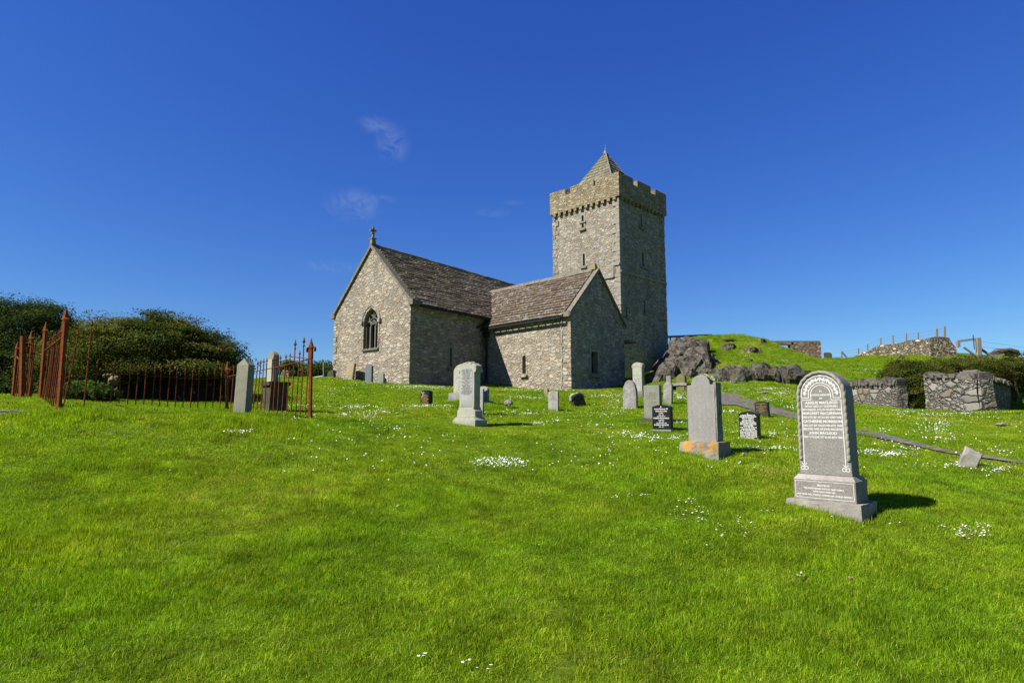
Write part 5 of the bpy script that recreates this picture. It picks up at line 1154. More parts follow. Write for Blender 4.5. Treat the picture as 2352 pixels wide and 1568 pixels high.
# far field wall over the hill with its fence
tp = [(1905, 826), (1930, 824.5), (1955, 820), (1972, 815), (1991, 806), (2018, 795), (2060, 786), (2100, 782), (2141, 779)]
bs = [(1905, 831), (1930, 829), (1955, 827), (1972, 825), (1991, 823), (2018, 821), (2060, 817), (2100, 813), (2141, 816)]
Yw = [56, 56, 55, 55, 54.5, 54, 53, 52, 51]
def dense(pts, Ys, n):
    xs = np.linspace(pts[0][0], pts[-1][0], n); return [P(x, np.interp(x, [p[0] for p in pts], [p[1] for p in pts]), np.interp(x, [p[0] for p in pts], Ys)) for x in xs]
T_ = thing('stone_wall', 'long curved dry stone field wall on the skyline at the right', 'wall', P(2018, 821, 54))
tops = dense(tp, Yw, 70); bases = dense(bs, Yw, 70); tops = [q + Vector((0, 0, .07 * vnoise(np.array(q.x), np.array(0.), .5, 3) * 2)) for q in tops]
wall_body(T_, [q - Vector((0, 0, .4)) for q in bases], tops, .6, 'farwall', Vector((.2, 1, 0)).normalized())
T_ = thing('stone_wall', 'taller rounded dry stone pillar end of the field wall with turf on top', 'wall', P(2165, 820, 50))
tp2 = [(2138, 776), (2150, 772.5), (2170, 773), (2184, 775), (2190, 786), (2200, 800)]; bs2 = [(2138, 820), (2150, 824), (2170, 830), (2184, 834), (2190, 834), (2200, 834)]
tops = dense(tp2, [50] * 6, 24); bases = dense(bs2, [50] * 6, 24); wall_body(T_, [q - Vector((0, 0, .3)) for q in bases], tops, 1.3, 'farwall', Vector((.1, 1, 0)).normalized(), .15)
def rodbar(mb, p0, p1, Y0, Y1, w): mb.bar(P(*p0, Y0), P(*p1, Y1), w)
def local(o): return o
fence = thing('wire_fence', 'thin timber post and wire fence along the top of the far wall', 'fence', (0, 0, 0))
fp = [(1933.5, 822, 806, 57), (1972, 816, 800, 56.5), (1993, 806, 790, 56), (2023, 793, 776, 55.5), (2051, 786, 770, 55), (2082, 783, 765, 54), (2109, 782, 763, 53), (2151.5, 773, 755, 52), (2169.5, 772, 750, 51.5)]
for i, (x, yb, yt, Y) in enumerate(fp):
    mb = MB(); a, b = P(x, yb + 8, Y), P(x - .4, yt, Y); mb.bar(a, b, .09 if i < 7 else .15); mb.build('post', M['wood'], fence)
mb = MB(); rodbar(mb, (1946, 822), (1934, 808), 57, 57, .1); mb.build('brace', M['wood'], fence)
for f_ in (.12, .5, .88):
    mb = MB(); mb.tube([P(x, yt + (yb - yt) * f_, Y) for x, yb, yt, Y in fp], .007, 4); mb.build('wire', M['wire'], fence)
gate = thing('timber_gate', 'weathered timber gate frame with braces beside the wall end', 'fence', (0, 0, 0))
def tb(name, p0, p1, w, Y=49, Y1=None): mb = MB(); rodbar(mb, p0, p1, Y, Y1 or Y, w); mb.build(name, M['wood'], gate)
tb('post', (2249, 830), (2246, 776), .28); tb('post', (2201, 797), (2200, 783), .2, 50); tb('top_rail', (2199, 784), (2243, 778), .15, 49.2); tb('brace', (2213, 797), (2242, 817), .11, 49.1); tb('brace', (2251, 800), (2292, 828), .13, 49.2); tb('bottom_rail', (2238, 823), (2305, 814), .16, 48.8)
mb = MB(); rodbar(mb, (2235, 769), (2238, 802), 48.9, 48.9, .04); mb.build('iron_rod', M['iron_black'], gate)
for f_ in (.15, .4, .65):
    mb = MB(); mb.tube([P(2249, 776 + 50 * f_, 49.4), P(2352, 792 + 36 * f_, 52), P(2460, 796 + 40 * f_, 54)], .008, 4); mb.build('wire', M['wire'], gate)
# ruin behind the knoll
Yr = 58; T_ = thing('ruin', 'roofless pinkish stone ruin with an empty window opening behind the knoll', 'ruin', P(1850, 835, Yr))
def slabr(name, x0, x1, y0, y1, mat='ruin', th=.6, dy=0):
    a, b = P(x0, y1, Yr + dy), P(x1, y0, Yr + dy); O = T_.location; mb = MB(); c = (a + b) / 2; mb.box((c.x - O.x, c.y - O.y + th / 2, c.z - O.z), (abs(b.x - a.x), th, abs(b.z - a.z))); o = mb.build(name, M[mat], T_); return o
slabr('wall', 1822.6, 1882, 786, 850); slabr('wall', 1740, 1791.5, 789, 850); slabr('wall', 1791.6, 1822.5, 805.5, 850); slabr('lintel', 1764, 1822.5, 786, 791); slabr('wall_cap', 1762, 1884, 782.5, 785.9, 'coping', .75); slabr('jamb', 1818, 1822.7, 791.2, 805.4, 'ruin', .66, -.05); slabr('jamb', 1882.1, 1885, 786, 850, 'ruin', .7, -.05)
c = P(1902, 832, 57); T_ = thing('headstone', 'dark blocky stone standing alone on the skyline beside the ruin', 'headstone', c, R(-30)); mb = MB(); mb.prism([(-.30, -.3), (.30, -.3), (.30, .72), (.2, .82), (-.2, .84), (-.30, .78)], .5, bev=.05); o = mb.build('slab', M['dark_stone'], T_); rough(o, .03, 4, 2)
# dark timber rail right of the tower
T_ = thing('timber_rail', 'dark timber handrail with turned posts right of the tower', 'railing', (0, 0, 0))
def rb(name, p0, p1, w, Y0, Y1, h=None): mb = MB(); mb.bar(P(*p0, Y0), P(*p1, Y1), w, h or w); mb.build(name, M['dark_wood'], T_)
rb('top_rail', (1533, 773.5), (1635, 769.5), .16, 51, 50.5, .15); rb('post', (1557.5, 798), (1557.5, 774), .26, 50.9, 50.9)
for x in (1540, 1574.5, 1609):
    b = P(x, 794 if x < 1600 else 782, 50.8); tpp = P(x, 773, 50.8); H = tpp.z - b.z; mb = MB(); mb.lathe([(.07, 0), (.07, .1 * H), (.13, .3 * H), (.09, .5 * H), (.045, .62 * H), (.06, .8 * H), (.10, H)], 8, b); mb.build('baluster', M['dark_wood'], T_)
# little walls and pipe on the left skyline
Tq = P(655, 863, 40); T_ = thing('stone_wall', 'short stub of rubble wall on the left skyline', 'wall', Tq)
wall_body(T_, dense([(646, 864), (664, 864)], [40, 40], 8), dense([(646, 850), (650, 848), (660, 850), (664, 853)], [40] * 4, 8), .6, 'farwall', Vector((0, 1, 0)))
T_ = thing('pipe_rail', 'thin galvanised pipe rail and post left of the church', 'railing', (0, 0, 0))
mb = MB(); mb.tube([P(743, 870, 38), P(743, 832, 38)], .025, 6); mb.build('post', M['galv'], T_)
mb = MB(); mb.tube([P(716, 868, 38), P(741, 863.5, 38), P(743, 864, 38)], .035, 6); mb.build('rail', M['galv'], T_)
mb = MB(); mb.tube([P(738, 870, 38), P(743, 863, 38), P(747, 870, 38)], .02, 6); mb.build('foot', M['galv'], T_)

# ------------------------------------------------------------------ rusty railings
def spear(mb, c, s=1.0, ax_=None):
    mb.lathe([(.012 * s, 0), (.022 * s, .02 * s), (.012 * s, .04 * s), (.010 * s, .07 * s), (.034 * s, .10 * s), (.020 * s, .115 * s), (.012 * s, .15 * s), (.002 * s, .20 * s)], 6, c)
def post_parts(parent, base, top, w, scrolls=True, finial=True):
    base, top = Vector(base), Vector(top); d = (top - base); L = d.length; d.normalize(); O = parent.location
    mb = MB(); pt = base + d * (L - (.28 if finial else 0)); mb.bar(base - d * .15 - O, pt - O, w, w, up=Vector((.3, 1, 0)))
    mb.bar(base - d * .02 - O, base + d * .10 - O, w * 1.5, w * 1.5, up=Vector((.3, 1, 0)))
    if finial: mb.bar(pt - d * .16 - O, pt + d * .02 - O, w * 1.18, w * 1.18, up=Vector((.3, 1, 0)))
    po = mb.build('post', M['rust'], parent)
    if finial:
        mb = MB(); sd = d.cross(Vector((.3, 1, 0))).normalized(); u = sd.cross(d).normalized(); v = []
        for t_, r_ in ((0, .5), (.05, .72), (.26, .02)):
            for a, b in ((-1, -1), (1, -1), (1, 1), (-1, 1)): v.append(pt + d * (t_ + .02) + (sd * a + u * b) * w * r_ - O)
        mb.add(v, [(0, 1, 5, 4), (1, 2, 6, 5), (2, 3, 7, 6), (3, 0, 4, 7), (4, 5, 9, 8), (5, 6, 10, 9), (6, 7, 11, 10), (7, 4, 8, 11), (8, 9, 10, 11)]); mb.build('finial', M['rust'], po)
    if scrolls:
        for s in ((-1, 1) if scrolls is True else scrolls):
            mb = MB(); q = pt + d * .02 - O; dirr = Vector((math.cos(R(-45 if abs(s) == 1 else 45)), math.sin(R(-45 if abs(s) == 1 else 45)), 0)) * (1 if s > 0 else -1)
            pts = [q + dirr * (w * .5 + .075 * (1 - math.cos(a))) + Vector((0, 0, w * .6 + .06 * math.sin(a) - .03)) for a in np.linspace(0, math.pi * 1.25, 12)]
            for a, b in zip(pts, pts[1:]): mb.bar(a, b, .045, .012)
            mb.build('scroll', M['rust'], po)
def run(parent, A, B, n, hA, hB, hm, keep=None, tall=(), railmat='rust', lean=None, tips=True, jit=.012):
    """bars between base points A,B ; rail height hA at A, hB at B, sagging to hm in the middle"""
    A, B = Vector(A), Vector(B); O = parent.location
    def rh(u):
        if hm is None: return hA + (hB - hA) * (u ** .8)
        v = min(u, 1 - u) * 2; e = max(0, 1 - v * 2.2) ** 1.7; return hm + ((hA if u < .5 else hB) - hm) * e
    pts = []
    for i in range(25):
        u = i / 24
        if keep and not (keep[0] <= u <= keep[1]): continue
        q = A.lerp(B, u); pts.append(Vector((q.x, q.y, q.z + rh(u))) - O)
    mb = MB()
    for a, b in zip(pts, pts[1:]): mb.bar(a, b, .034, .012)
    mb.build('top_rail', M['rust'], parent)
    for i in range(1, n):
        u = i / n
        if keep and not (keep[0] <= u <= keep[1]): continue
        q = A.lerp(B, u); zg = gz(q.x, q.y); H = rh(u) + (.30 if i in tall else .10); l = (lean or 0) + rng.normal(0, jit); b0 = Vector((q.x, q.y, zg - .06)); t0 = Vector((q.x + l, q.y + rng.normal(0, jit), q.z + H))
        mb = MB(); mb.tube([b0 - O, t0 - O], .012, 6); bo = mb.build('bar', M['rust'], parent)
        if tips: mb = MB(); spear(mb, t0 - O, 1.15 if i in tall else .85); mb.build('spear_tip', M['rust'], bo)
FRb, FRt = P(712, 966, 14), P(715, 775, 14); FLb, FLt = P(135, 940, 11.8), P(152.3, 706.5, 11.8)
BLb, BLt = P(92, 919.5, 14.9), P(106.4, 737.8, 14.9); BRb, BRt = P(521, 945, 17.0), P(522.5, 829, 17.0)
en = thing('iron_railings', 'rusty wrought iron grave railings with spear tips, the near enclosure on the left', 'railings', P(440, 945, 14))
post_parts(en, FRb, FRt, .056, (-1, 1)); post_parts(en, FLb, FLt, .058, (-1, 1)); post_parts(en, BLb, BLt, .056, (1, -1)); post_parts(en, BRb, BRt, .055, (1,))
run(en, FRb, BRb, 20, 1.30, .88, None, tall=(2, 4), lean=.03)
run(en, BRb, BLb, 23, .88, .98, .74)
run(en, FLb, BLb, 11, 1.32, 1.10, None, lean=.06)
mb = MB(); O = en.location; mb.bar(P(711, 824, 14) - O, P(665, 819, 14.3) - O, .02, .02); mb.bar(P(711, 824, 14) - O, P(655.8, 817, 14.6) - O, .024, .012); mb.build('broken_rail', M['rust'], en)
for p0, p1 in (((191.4, 940), (210, 758)), ((143.5, 934), (178, 779))):
    mb = MB(); a, b = P(*p0, 12.3), P(*p1, 12.4); mb.tube([a - O - Vector((0, 0, .1)), b - O], .012, 6); bo = mb.build('bar', M['rust'], en); mb = MB(); spear(mb, b - O, 1.0); mb.build('spear_tip', M['rust'], bo)
mb = MB(); mb.bar(P(178, 775, 12.0) - O, P(235, 785, 13.4) - O, .02, .012); mb.build('broken_rail', M['rust'], en)
e2 = thing('iron_railings', 'cluster of rusty iron grave railings at the far left with one square headless post', 'railings', P(50, 925, 17))
p5b, p5t = P(29, 914.5, 20), P(41, 783.7, 20); p4b, p4t = P(49.5, 926, 16.3), P(52.7, 772, 16.3); p3b, p3t = P(69, 923, 16.7), P(73, 758, 16.7)
post_parts(e2, p5b, p5t, .06, (-1, 1)); post_parts(e2, p4b, p4t, .085, False, False); post_parts(e2, p3b, p3t, .06, (1, -1))
run(e2, p5b, p4b, 5, 1.25, 1.25, 1.15, lean=.05); run(e2, p4b, p3b, 5, 1.42, 1.15, 1.22, lean=.03, tips=True)
B_ = P(84, 924, 15.8); run(e2, p3b, p3b + Vector((.55, .9, -.02)), 3, 1.2, 1.2, 1.15, lean=.03)

# ------------------------------------------------------------------ bushes and small trees
def crown(name, blobs, n, leaf, mat, parent=None, clump=.22, per=36, seed=1, up=.35, flatk=.6, inner=.25):
    """blobs: (px,py,rx,ry,Y,depth_radius_m)"""
    g = np.random.default_rng(seed); B = []
    for (px, py, rx, ry, Y, rd) in blobs:
        c = P(px, py, Y); s = Y * K / F; B.append((np.array(c), np.array([rx * s, rd, ry * s])))
    area = np.array([b[1][0] * b[1][2] + b[1][1] * b[1][2] + b[1][0] * b[1][1] for b in B]); pr = area / area.sum()
    nc = n // per; which = g.choice(len(B), nc, p=pr); C = np.array([B[i][0] for i in which]); Rr = np.array([B[i][1] for i in which])
    d = g.normal(size=(nc, 3)); d /= np.linalg.norm(d, axis=1)[:, None]
    rad = np.where(g.random(nc) < inner, g.uniform(.35, .8, nc), g.uniform(.86, 1.02, nc) + np.where(g.random(nc) < .06, .08, 0)); lump = np.array([mnoise.noise(Vector(C[i] + d[i] * Rr[i]) * 1.5) for i in range(nc)]); rad = rad * (1 + .42 * lump); cc = C + d * Rr * rad[:, None]
    # drop clumps that fall deep inside another blob
    keep = np.ones(nc, bool)
    for c, r in B: q = np.linalg.norm((cc - c) / r, axis=1); keep &= ~(q < .30)
    cc = cc[keep]; d = d[keep]; nc = len(cc); size = clump * g.uniform(.6, 1.5, nc)
    pos = np.repeat(cc, per, 0) + np.clip(g.normal(size=(nc * per, 3)), -1.5, 1.5) * np.repeat(size, per)[:, None] * np.array([1, 1, flatk]); dd = np.repeat(d, per, 0)
    m_ = len(pos); nrm = dd * .75 + g.normal(size=(m_, 3)) * .5 + np.array([0, 0, up]); nrm /= np.linalg.norm(nrm, axis=1)[:, None]
    a = np.cross(nrm, g.normal(size=(m_, 3))); a /= np.linalg.norm(a, axis=1)[:, None]; b = np.cross(nrm, a); L = leaf * g.uniform(.6, 1.5, m_)[:, None]
    V = np.stack([pos - a * L, pos + b * L * .45 + nrm * L * .15, pos + a * L, pos - b * L * .45 + nrm * L * .15], 1).reshape(-1, 3); Fc = np.arange(m_ * 4).reshape(-1, 4)
    tone = np.clip(np.repeat(g.random(nc), per) * .75 + g.random(m_) * .25, 0, 1)
    O = np.array(parent.location) if parent else 0
    return np_mesh(name, V - O, Fc, M[mat], parent, {'tone': tone})
def limbs(parent, specs, mat='bark'):
    O = parent.location; mb = MB()
    for (p0, p1, Y, r0, r1) in specs:
        a, b = P(*p0, Y), P(*p1, Y); n = 7; pts = []
        for i in range(n): t_ = i / (n - 1); q = a.lerp(b, t_) + Vector((math.sin(t_ * 7 + p0[0]) * .07, math.cos(t_ * 5 + p1[0]) * .10, math.sin(t_ * 4 + p0[1]) * .05)); pts.append(q - O)
        mb.tube(pts, list(np.linspace(r0, r1, n)), 7)
    return mb.build('trunk', M[mat], parent)
def tree(label, cat, name, blobs, n, leaf, mat, limbspec, seed, group=None, **kw):
    b0 = blobs[0]; base = P(limbspec[0][0][0], limbspec[0][0][1], limbspec[0][2]); T_ = thing(name, label, cat, base, 0, group)
    limbs(T_, limbspec); crown('crown', blobs, n, leaf, mat, T_, seed=seed, **kw); return T_
GB = 'windswept trees behind the railings'
tree('wide windswept thorn tree with a domed crown behind the railings', 'tree', 'thorn_tree', [(360, 785, 95, 50, 21, 1.9), (290, 805, 75, 50, 21, 1.7), (430, 802, 78, 46, 21.2, 1.7), (480, 812, 55, 36, 21.2, 1.4), (368, 736, 30, 22, 21, .8), (325, 752, 34, 22, 21, .9), (415, 752, 36, 22, 21.1, .9), (455, 770, 34, 24, 21.1, .9), (240, 752, 28, 24, 21.3, .9), (262, 785, 44, 34, 21.2, 1.2), (510, 812, 30, 26, 21, .8), (530, 846, 24, 16, 21, .6), (400, 846, 125, 24, 20.8, 1.5), (480, 852, 55, 18, 20.6, 1.2), (330, 856, 60, 20, 20.6, 1.2), (262, 850, 60, 30, 20.8, 1.3), (300, 735, 14, 8, 21, .3), (545, 800, 10, 6, 21, .25), (552, 832, 12, 6, 21, .25)],
     105000, .036, 'leaf_thorn', [((330, 925), (350, 790), 21, .20, .06), ((335, 880), (270, 800), 21, .12, .03), ((340, 880), (430, 800), 21, .12, .03), ((345, 850), (500, 830), 21, .08, .02), ((335, 900), (262, 850), 20.5, .10, .03), ((360, 860), (365, 735), 21, .07, .015)], 3, GB, clump=.24, per=130, flatk=.24, up=.8)
tree('tall dark tree filling the left edge behind the railings', 'tree', 'dark_tree', [(60, 770, 66, 66, 26, 2.4), (-40, 770, 80, 80, 26, 2.6), (105, 780, 42, 56, 26, 1.8), (48, 716, 30, 30, 26, 1.3), (82, 712, 22, 26, 26, 1.0), (14, 718, 20, 24, 26, 1.0), (122, 738, 26, 30, 25.5, 1.1), (20, 840, 110, 60, 25.6, 2.4), (120, 850, 60, 45, 25, 2.0), (-120, 760, 70, 90, 27, 2.6), (60, 880, 90, 26, 24.5, 1.8)],
     110000, .042, 'leaf_dark', [((40, 915), (50, 780), 26, .25, .08), ((45, 870), (110, 760), 26, .14, .04), ((40, 870), (-30, 770), 26, .14, .04)], 5, GB, clump=.30, per=140, flatk=.30, up=.8)
tree('mid height green tree between the dark tree and the windswept thorn', 'tree', 'thorn_tree', [(185, 805, 44, 46, 22.5, 1.4), (208, 775, 24, 24, 22.5, .9), (170, 850, 50, 45, 22.2, 1.5), (235, 850, 45, 40, 22, 1.3)], 46000, .034, 'leaf_thorn', [((180, 915), (190, 790), 22.5, .14, .04), ((182, 880), (225, 820), 22.5, .08, .03)], 7, GB, clump=.22, per=110, flatk=.28, up=.8)
tree('low spiky green undergrowth at the foot of the hedge', 'shrub', 'shrub', [(195, 900, 30, 16, 18.5, .6), (160, 905, 22, 12, 18.5, .5), (230, 905, 26, 12, 18.6, .5)], 5000, .06, 'leaf_light', [((190, 918), (192, 895), 18.5, .03, .01)], 8, clump=.12, per=20)
T_ = thing('stone_wall', 'low dark wall in deep shade beneath the windswept trees', 'wall', P(430, 930, 19.5))
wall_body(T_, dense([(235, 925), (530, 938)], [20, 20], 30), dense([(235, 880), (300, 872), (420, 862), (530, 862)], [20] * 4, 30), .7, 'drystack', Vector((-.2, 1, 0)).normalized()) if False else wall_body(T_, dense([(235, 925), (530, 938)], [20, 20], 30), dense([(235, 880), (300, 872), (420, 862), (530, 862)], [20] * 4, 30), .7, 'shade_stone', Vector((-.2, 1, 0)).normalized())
tree('small bright green bush on the skyline behind the round topped slab', 'bush', 'bush', [(668, 842, 16, 12, 42, .7), (655, 852, 14, 9, 42, .6), (682, 852, 14, 12, 42, .6)], 5000, .07, 'leaf_light', [((668, 868), (668, 840), 42, .06, .02)], 11, clump=.18, per=24)
tree('larger bright green bush on the skyline left of the church', 'bush', 'bush', [(728, 850, 22, 16, 42, .9), (752, 850, 18, 12, 42, .8), (715, 855, 16, 13, 42, .7)], 8000, .07, 'leaf_light', [((735, 870), (735, 845), 42, .08, .02)], 12, clump=.2, per=24)
GR = 'dark bushes behind the right hand walls'
tree('dark conifer like bush filling the gateway between the walls', 'bush', 'bush', [(2080, 870, 38, 40, 34, 1.3), (2105, 895, 34, 42, 33.5, 1.3), (2060, 880, 28, 36, 34, 1.1), (2085, 845, 28, 18, 34.5, .9), (2120, 860, 28, 24, 34, 1.1)], 52000, .038, 'leaf_right', [((2095, 938), (2090, 870), 33.5, .10, .03), ((2096, 920), (2115, 880), 33.3, .05, .02)], 13, GR, up=.7, flatk=.35, clump=.18, per=36)
tree('long dark hedge like bush behind the sunlit wall block', 'bush', 'bush', [(2160, 846, 50, 20, 36, 1.2), (2230, 842, 60, 22, 38, 1.4), (2300, 850, 60, 30, 39, 1.5), (2352, 860, 60, 45, 39, 1.5), (2420, 860, 60, 50, 39, 1.5), (2200, 860, 60, 22, 36, 1.2)], 80000, .038, 'leaf_right', [((2240, 900), (2240, 845), 38, .12, .04), ((2330, 940), (2340, 850), 38, .12, .04)], 14, GR, up=.7, flatk=.35, clump=.18, per=36)
tree('brighter green bush at the right edge behind the shaded wall', 'bush', 'bush', [(2345, 890, 30, 30, 41.5, 1.0), (2330, 880, 20, 22, 41.5, .9), (2385, 895, 40, 40, 41, 1.2)], 9000, .06, 'leaf_light', [((2350, 930), (2350, 885), 41, .07, .02)], 15, GR, clump=.2, per=30)

# ------------------------------------------------------------------ grass
SRC = bpy.data.collections.new('grass_sources')
def tuft(name, size, n, hmin, hmax, width, seed, bend=.6):
    g = np.random.default_rng(seed); x = g.uniform(-size / 2, size / 2, n); y = g.uniform(-size / 2, size / 2, n)
    cl = vnoise(x + seed * 3, y, size * .22, seed) + .5; h = (hmin + (hmax - hmin) * g.random(n) ** 1.6) * (.65 + .7 * cl); az = g.uniform(0, 2 * math.pi, n); la = g.uniform(0, 2 * math.pi, n) * .35 + 1.0; ln = h * np.abs(g.normal(0, bend, n))
    w = width * g.uniform(.6, 1.3, n); dx, dy = np.cos(az) * w / 2, np.sin(az) * w / 2; lx, ly = np.cos(g.uniform(0, 2 * math.pi, n)) * ln, np.sin(g.uniform(0, 2 * math.pi, n)) * ln
    z0 = np.full(n, -.02); p = [np.stack([x - dx, y - dy, z0], -1), np.stack([x + dx, y + dy, z0], -1), np.stack([x + lx * .35 + dx * .8, y + ly * .35 + dy * .8, h * .55], -1), np.stack([x + lx * .35 - dx * .8, y + ly * .35 - dy * .8, h * .55], -1), np.stack([x + lx, y + ly, h], -1)]
    V = np.stack(p, 1).reshape(-1, 3); k = np.arange(n) * 5; Fc = np.stack([np.stack([k, k + 1, k + 2], -1), np.stack([k, k + 2, k + 3], -1), np.stack([k + 3, k + 2, k + 4], -1)], 1).reshape(-1, 3)
    o = np_mesh(name, V, Fc, M['blade'], None, {'tone': np.repeat(g.random(n), 3)}, link=False); SRC.objects.link(o); return o
NEAR, MID, FAR = 1.0, 1.0, 1.0
for k in range(5): tuft('grass_a_near_%d' % k, .60, 2300, .020, .052, .0038, 100 + k, .85)
for k in range(4): tuft('grass_b_mid_%d' % k, 1.15, 2900, .020, .052, .0065, 200 + k, .8)
for k in range(4): tuft('grass_c_far_%d' % k, 1.7, 1700, .025, .06, .014, 300 + k, .4)
tuft('grass_d_tall', .40, 90, .045, .10, .0042, 400, .45)
pts = []; ids = []
def scatter(ymin, ymax, step, lo, hi, g):
    ys = np.arange(ymin, ymax, step)
    for y in ys:
        xm = 0.93 * y + 2.2; xs = np.arange(-xm, xm, step)
        for x in xs: pts.append((x + g.uniform(-.3, .3) * step, y + g.uniform(-.3, .3) * step)); ids.append(g.integers(lo, hi))
g = np.random.default_rng(11)
scatter(2.6, 8.5, .42, 0, 5, g); scatter(8.5, 19, .78, 5, 9, g); scatter(19, 52, 1.15, 9, 13, g)
pts = np.array(pts); ids = np.array(ids)
# a few taller tufts, thicker around stones and railings
ex = []; 
for px, py, rx, ry, n in ((600, 1250, 600, 280, 60), (1700, 1400, 600, 160, 30), (640, 985, 110, 16, 60), (170, 958, 120, 16, 50), (430, 958, 200, 12, 60), (560, 960, 40, 4, 14), (1900, 1190, 90, 8, 22), (1620, 1062, 50, 5, 12), (1075, 985, 30, 3, 8), (1522, 996, 24, 3, 8), (300, 935, 220, 10, 60), (930, 990, 100, 15, 10)):
    q = hit(px + g.uniform(-rx, rx, n), py + g.uniform(-ry, ry, n)); q = q[~np.isnan(q[:, 1])]; ex.append(q[:, :2])
for o_ in list(COL.objects):
    if o_.get('category') in ('headstone', 'monument', 'tomb', 'wall') and o_.parent is None and o_.location.length > 3:
        k_ = 7 if o_.location.y < 22 else 4; rr_ = .42 if o_.get('category') != 'wall' else 1.0
        aa = g.uniform(0, 6.283, k_); ex.append(np.stack([o_.location.x + rr_ * np.cos(aa) * g.uniform(.7, 1.2, k_), o_.location.y + .55 * rr_ * np.sin(aa) - .1], -1))
for A_, B_2 in ((cA, cL), (cA, wIn), (wC, wIn), (wC, wR), (wR, tC)):
    for t_ in np.arange(0, 1, .35 / (A_ - B_2).length):
        q_ = A_.lerp(B_2, float(t_)); w_ = (q_ - mid); off_ = Vector((0, -.22, 0)); ex.append(np.array([[q_.x + off_.x, q_.y + off_.y]]))
for W0, W1 in ((cB0, cB1), (cB1, q1), (cA0, cA1), (FRb, BRb), (BRb, BLb), (FLb, BLb), (FRb, FLb)):
    for t_ in np.arange(0, 1, .3 / (W1 - W0).length):
        q_ = W0.lerp(W1, float(t_)); ex.append(np.array([[q_.x + g.uniform(-.2, 0), q_.y + g.uniform(-.15, .05)]]))
ex = np.concatenate(ex); pts = np.concatenate([pts, ex]); ids = np.concatenate([ids, np.full(len(ex), 13)])
mask = ~in_poly(pts[:, 0], pts[:, 1], path_poly)
for fpo in fpoly: mask &= ~in_poly(pts[:, 0], pts[:, 1], fpo)
pts = pts[mask]; ids = ids[mask]; zg = ground(pts[:, 0], pts[:, 1])
e_ = .25; sxx = (ground(pts[:, 0] + e_, pts[:, 1]) - ground(pts[:, 0] - e_, pts[:, 1])) / (2 * e_); syy = (ground(pts[:, 0], pts[:, 1] + e_) - ground(pts[:, 0], pts[:, 1] - e_)) / (2 * e_)
rot = np.zeros((len(pts), 3)); sc_ = g.uniform(.85, 1.15, len(pts))
patch = vnoise(pts[:, 0], pts[:, 1], 1.1, 21) + vnoise(pts[:, 0], pts[:, 1], .45, 22) * .6
for i in range(len(pts)):
    n = Vector((-sxx[i], -syy[i], 1)).normalized(); q = n.to_track_quat('Z', 'Y') @ Matrix.Rotation(g.uniform(0, 6.283), 3, 'Z').to_quaternion(); rot[i] = q.to_euler()
me = bpy.data.meshes.new('grass'); me.vertices.add(len(pts)); me.vertices.foreach_set('co', np.stack([pts[:, 0], pts[:, 1], zg], -1).astype(np.float32).ravel())
a = me.attributes.new('rot', 'FLOAT_VECTOR', 'POINT'); a.data.foreach_set('vector', rot.astype(np.float32).ravel())
a = me.attributes.new('idx', 'INT', 'POINT'); a.data.foreach_set('value', ids.astype(np.int32))
a = me.attributes.new('scl', 'FLOAT_VECTOR', 'POINT'); s3 = np.stack([np.ones(len(pts)), np.ones(len(pts)), np.clip(.95 + patch * .9, .6, 1.5)], -1); a.data.foreach_set('vector', s3.astype(np.float32).ravel())
gr = bpy.data.objects.new('grass', me); COL.objects.link(gr); obj_tag(gr, 'short bright green lawn grass covering the churchyard', 'grass', None, 'stuff')
ng = bpy.data.node_groups.new('scatter_grass', 'GeometryNodeTree'); ng.interface.new_socket('Geometry', in_out='INPUT', socket_type='NodeSocketGeometry'); ng.interface.new_socket('Geometry', in_out='OUTPUT', socket_type='NodeSocketGeometry')
gi = ng.nodes.new('NodeGroupInput'); go = ng.nodes.new('NodeGroupOutput'); ci = ng.nodes.new('GeometryNodeCollectionInfo'); ci.inputs['Collection'].default_value = SRC; ci.inputs['Separate Children'].default_value = True; ci.inputs['Reset Children'].default_value = True
ip = ng.nodes.new('GeometryNodeInstanceOnPoints'); ip.inputs['Pick Instance'].default_value = True
def na(nm, ty): n = ng.nodes.new('GeometryNodeInputNamedAttribute'); n.data_type = ty; n.inputs['Name'].default_value = nm; return n.outputs['Attribute']
e2r = ng.nodes.new('FunctionNodeEulerToRotation')
ng.links.new(gi.outputs[0], ip.inputs['Points']); ng.links.new(ci.outputs[0], ip.inputs['Instance']); ng.links.new(na('idx', 'INT'), ip.inputs['Instance Index']); ng.links.new(na('rot', 'FLOAT_VECTOR'), e2r.inputs[0]); ng.links.new(e2r.outputs[0], ip.inputs['Rotation']); ng.links.new(na('scl', 'FLOAT_VECTOR'), ip.inputs['Scale']); ng.links.new(ip.outputs[0], go.inputs[0])
md = gr.modifiers.new('scatter', 'NODES'); md.node_group = ng

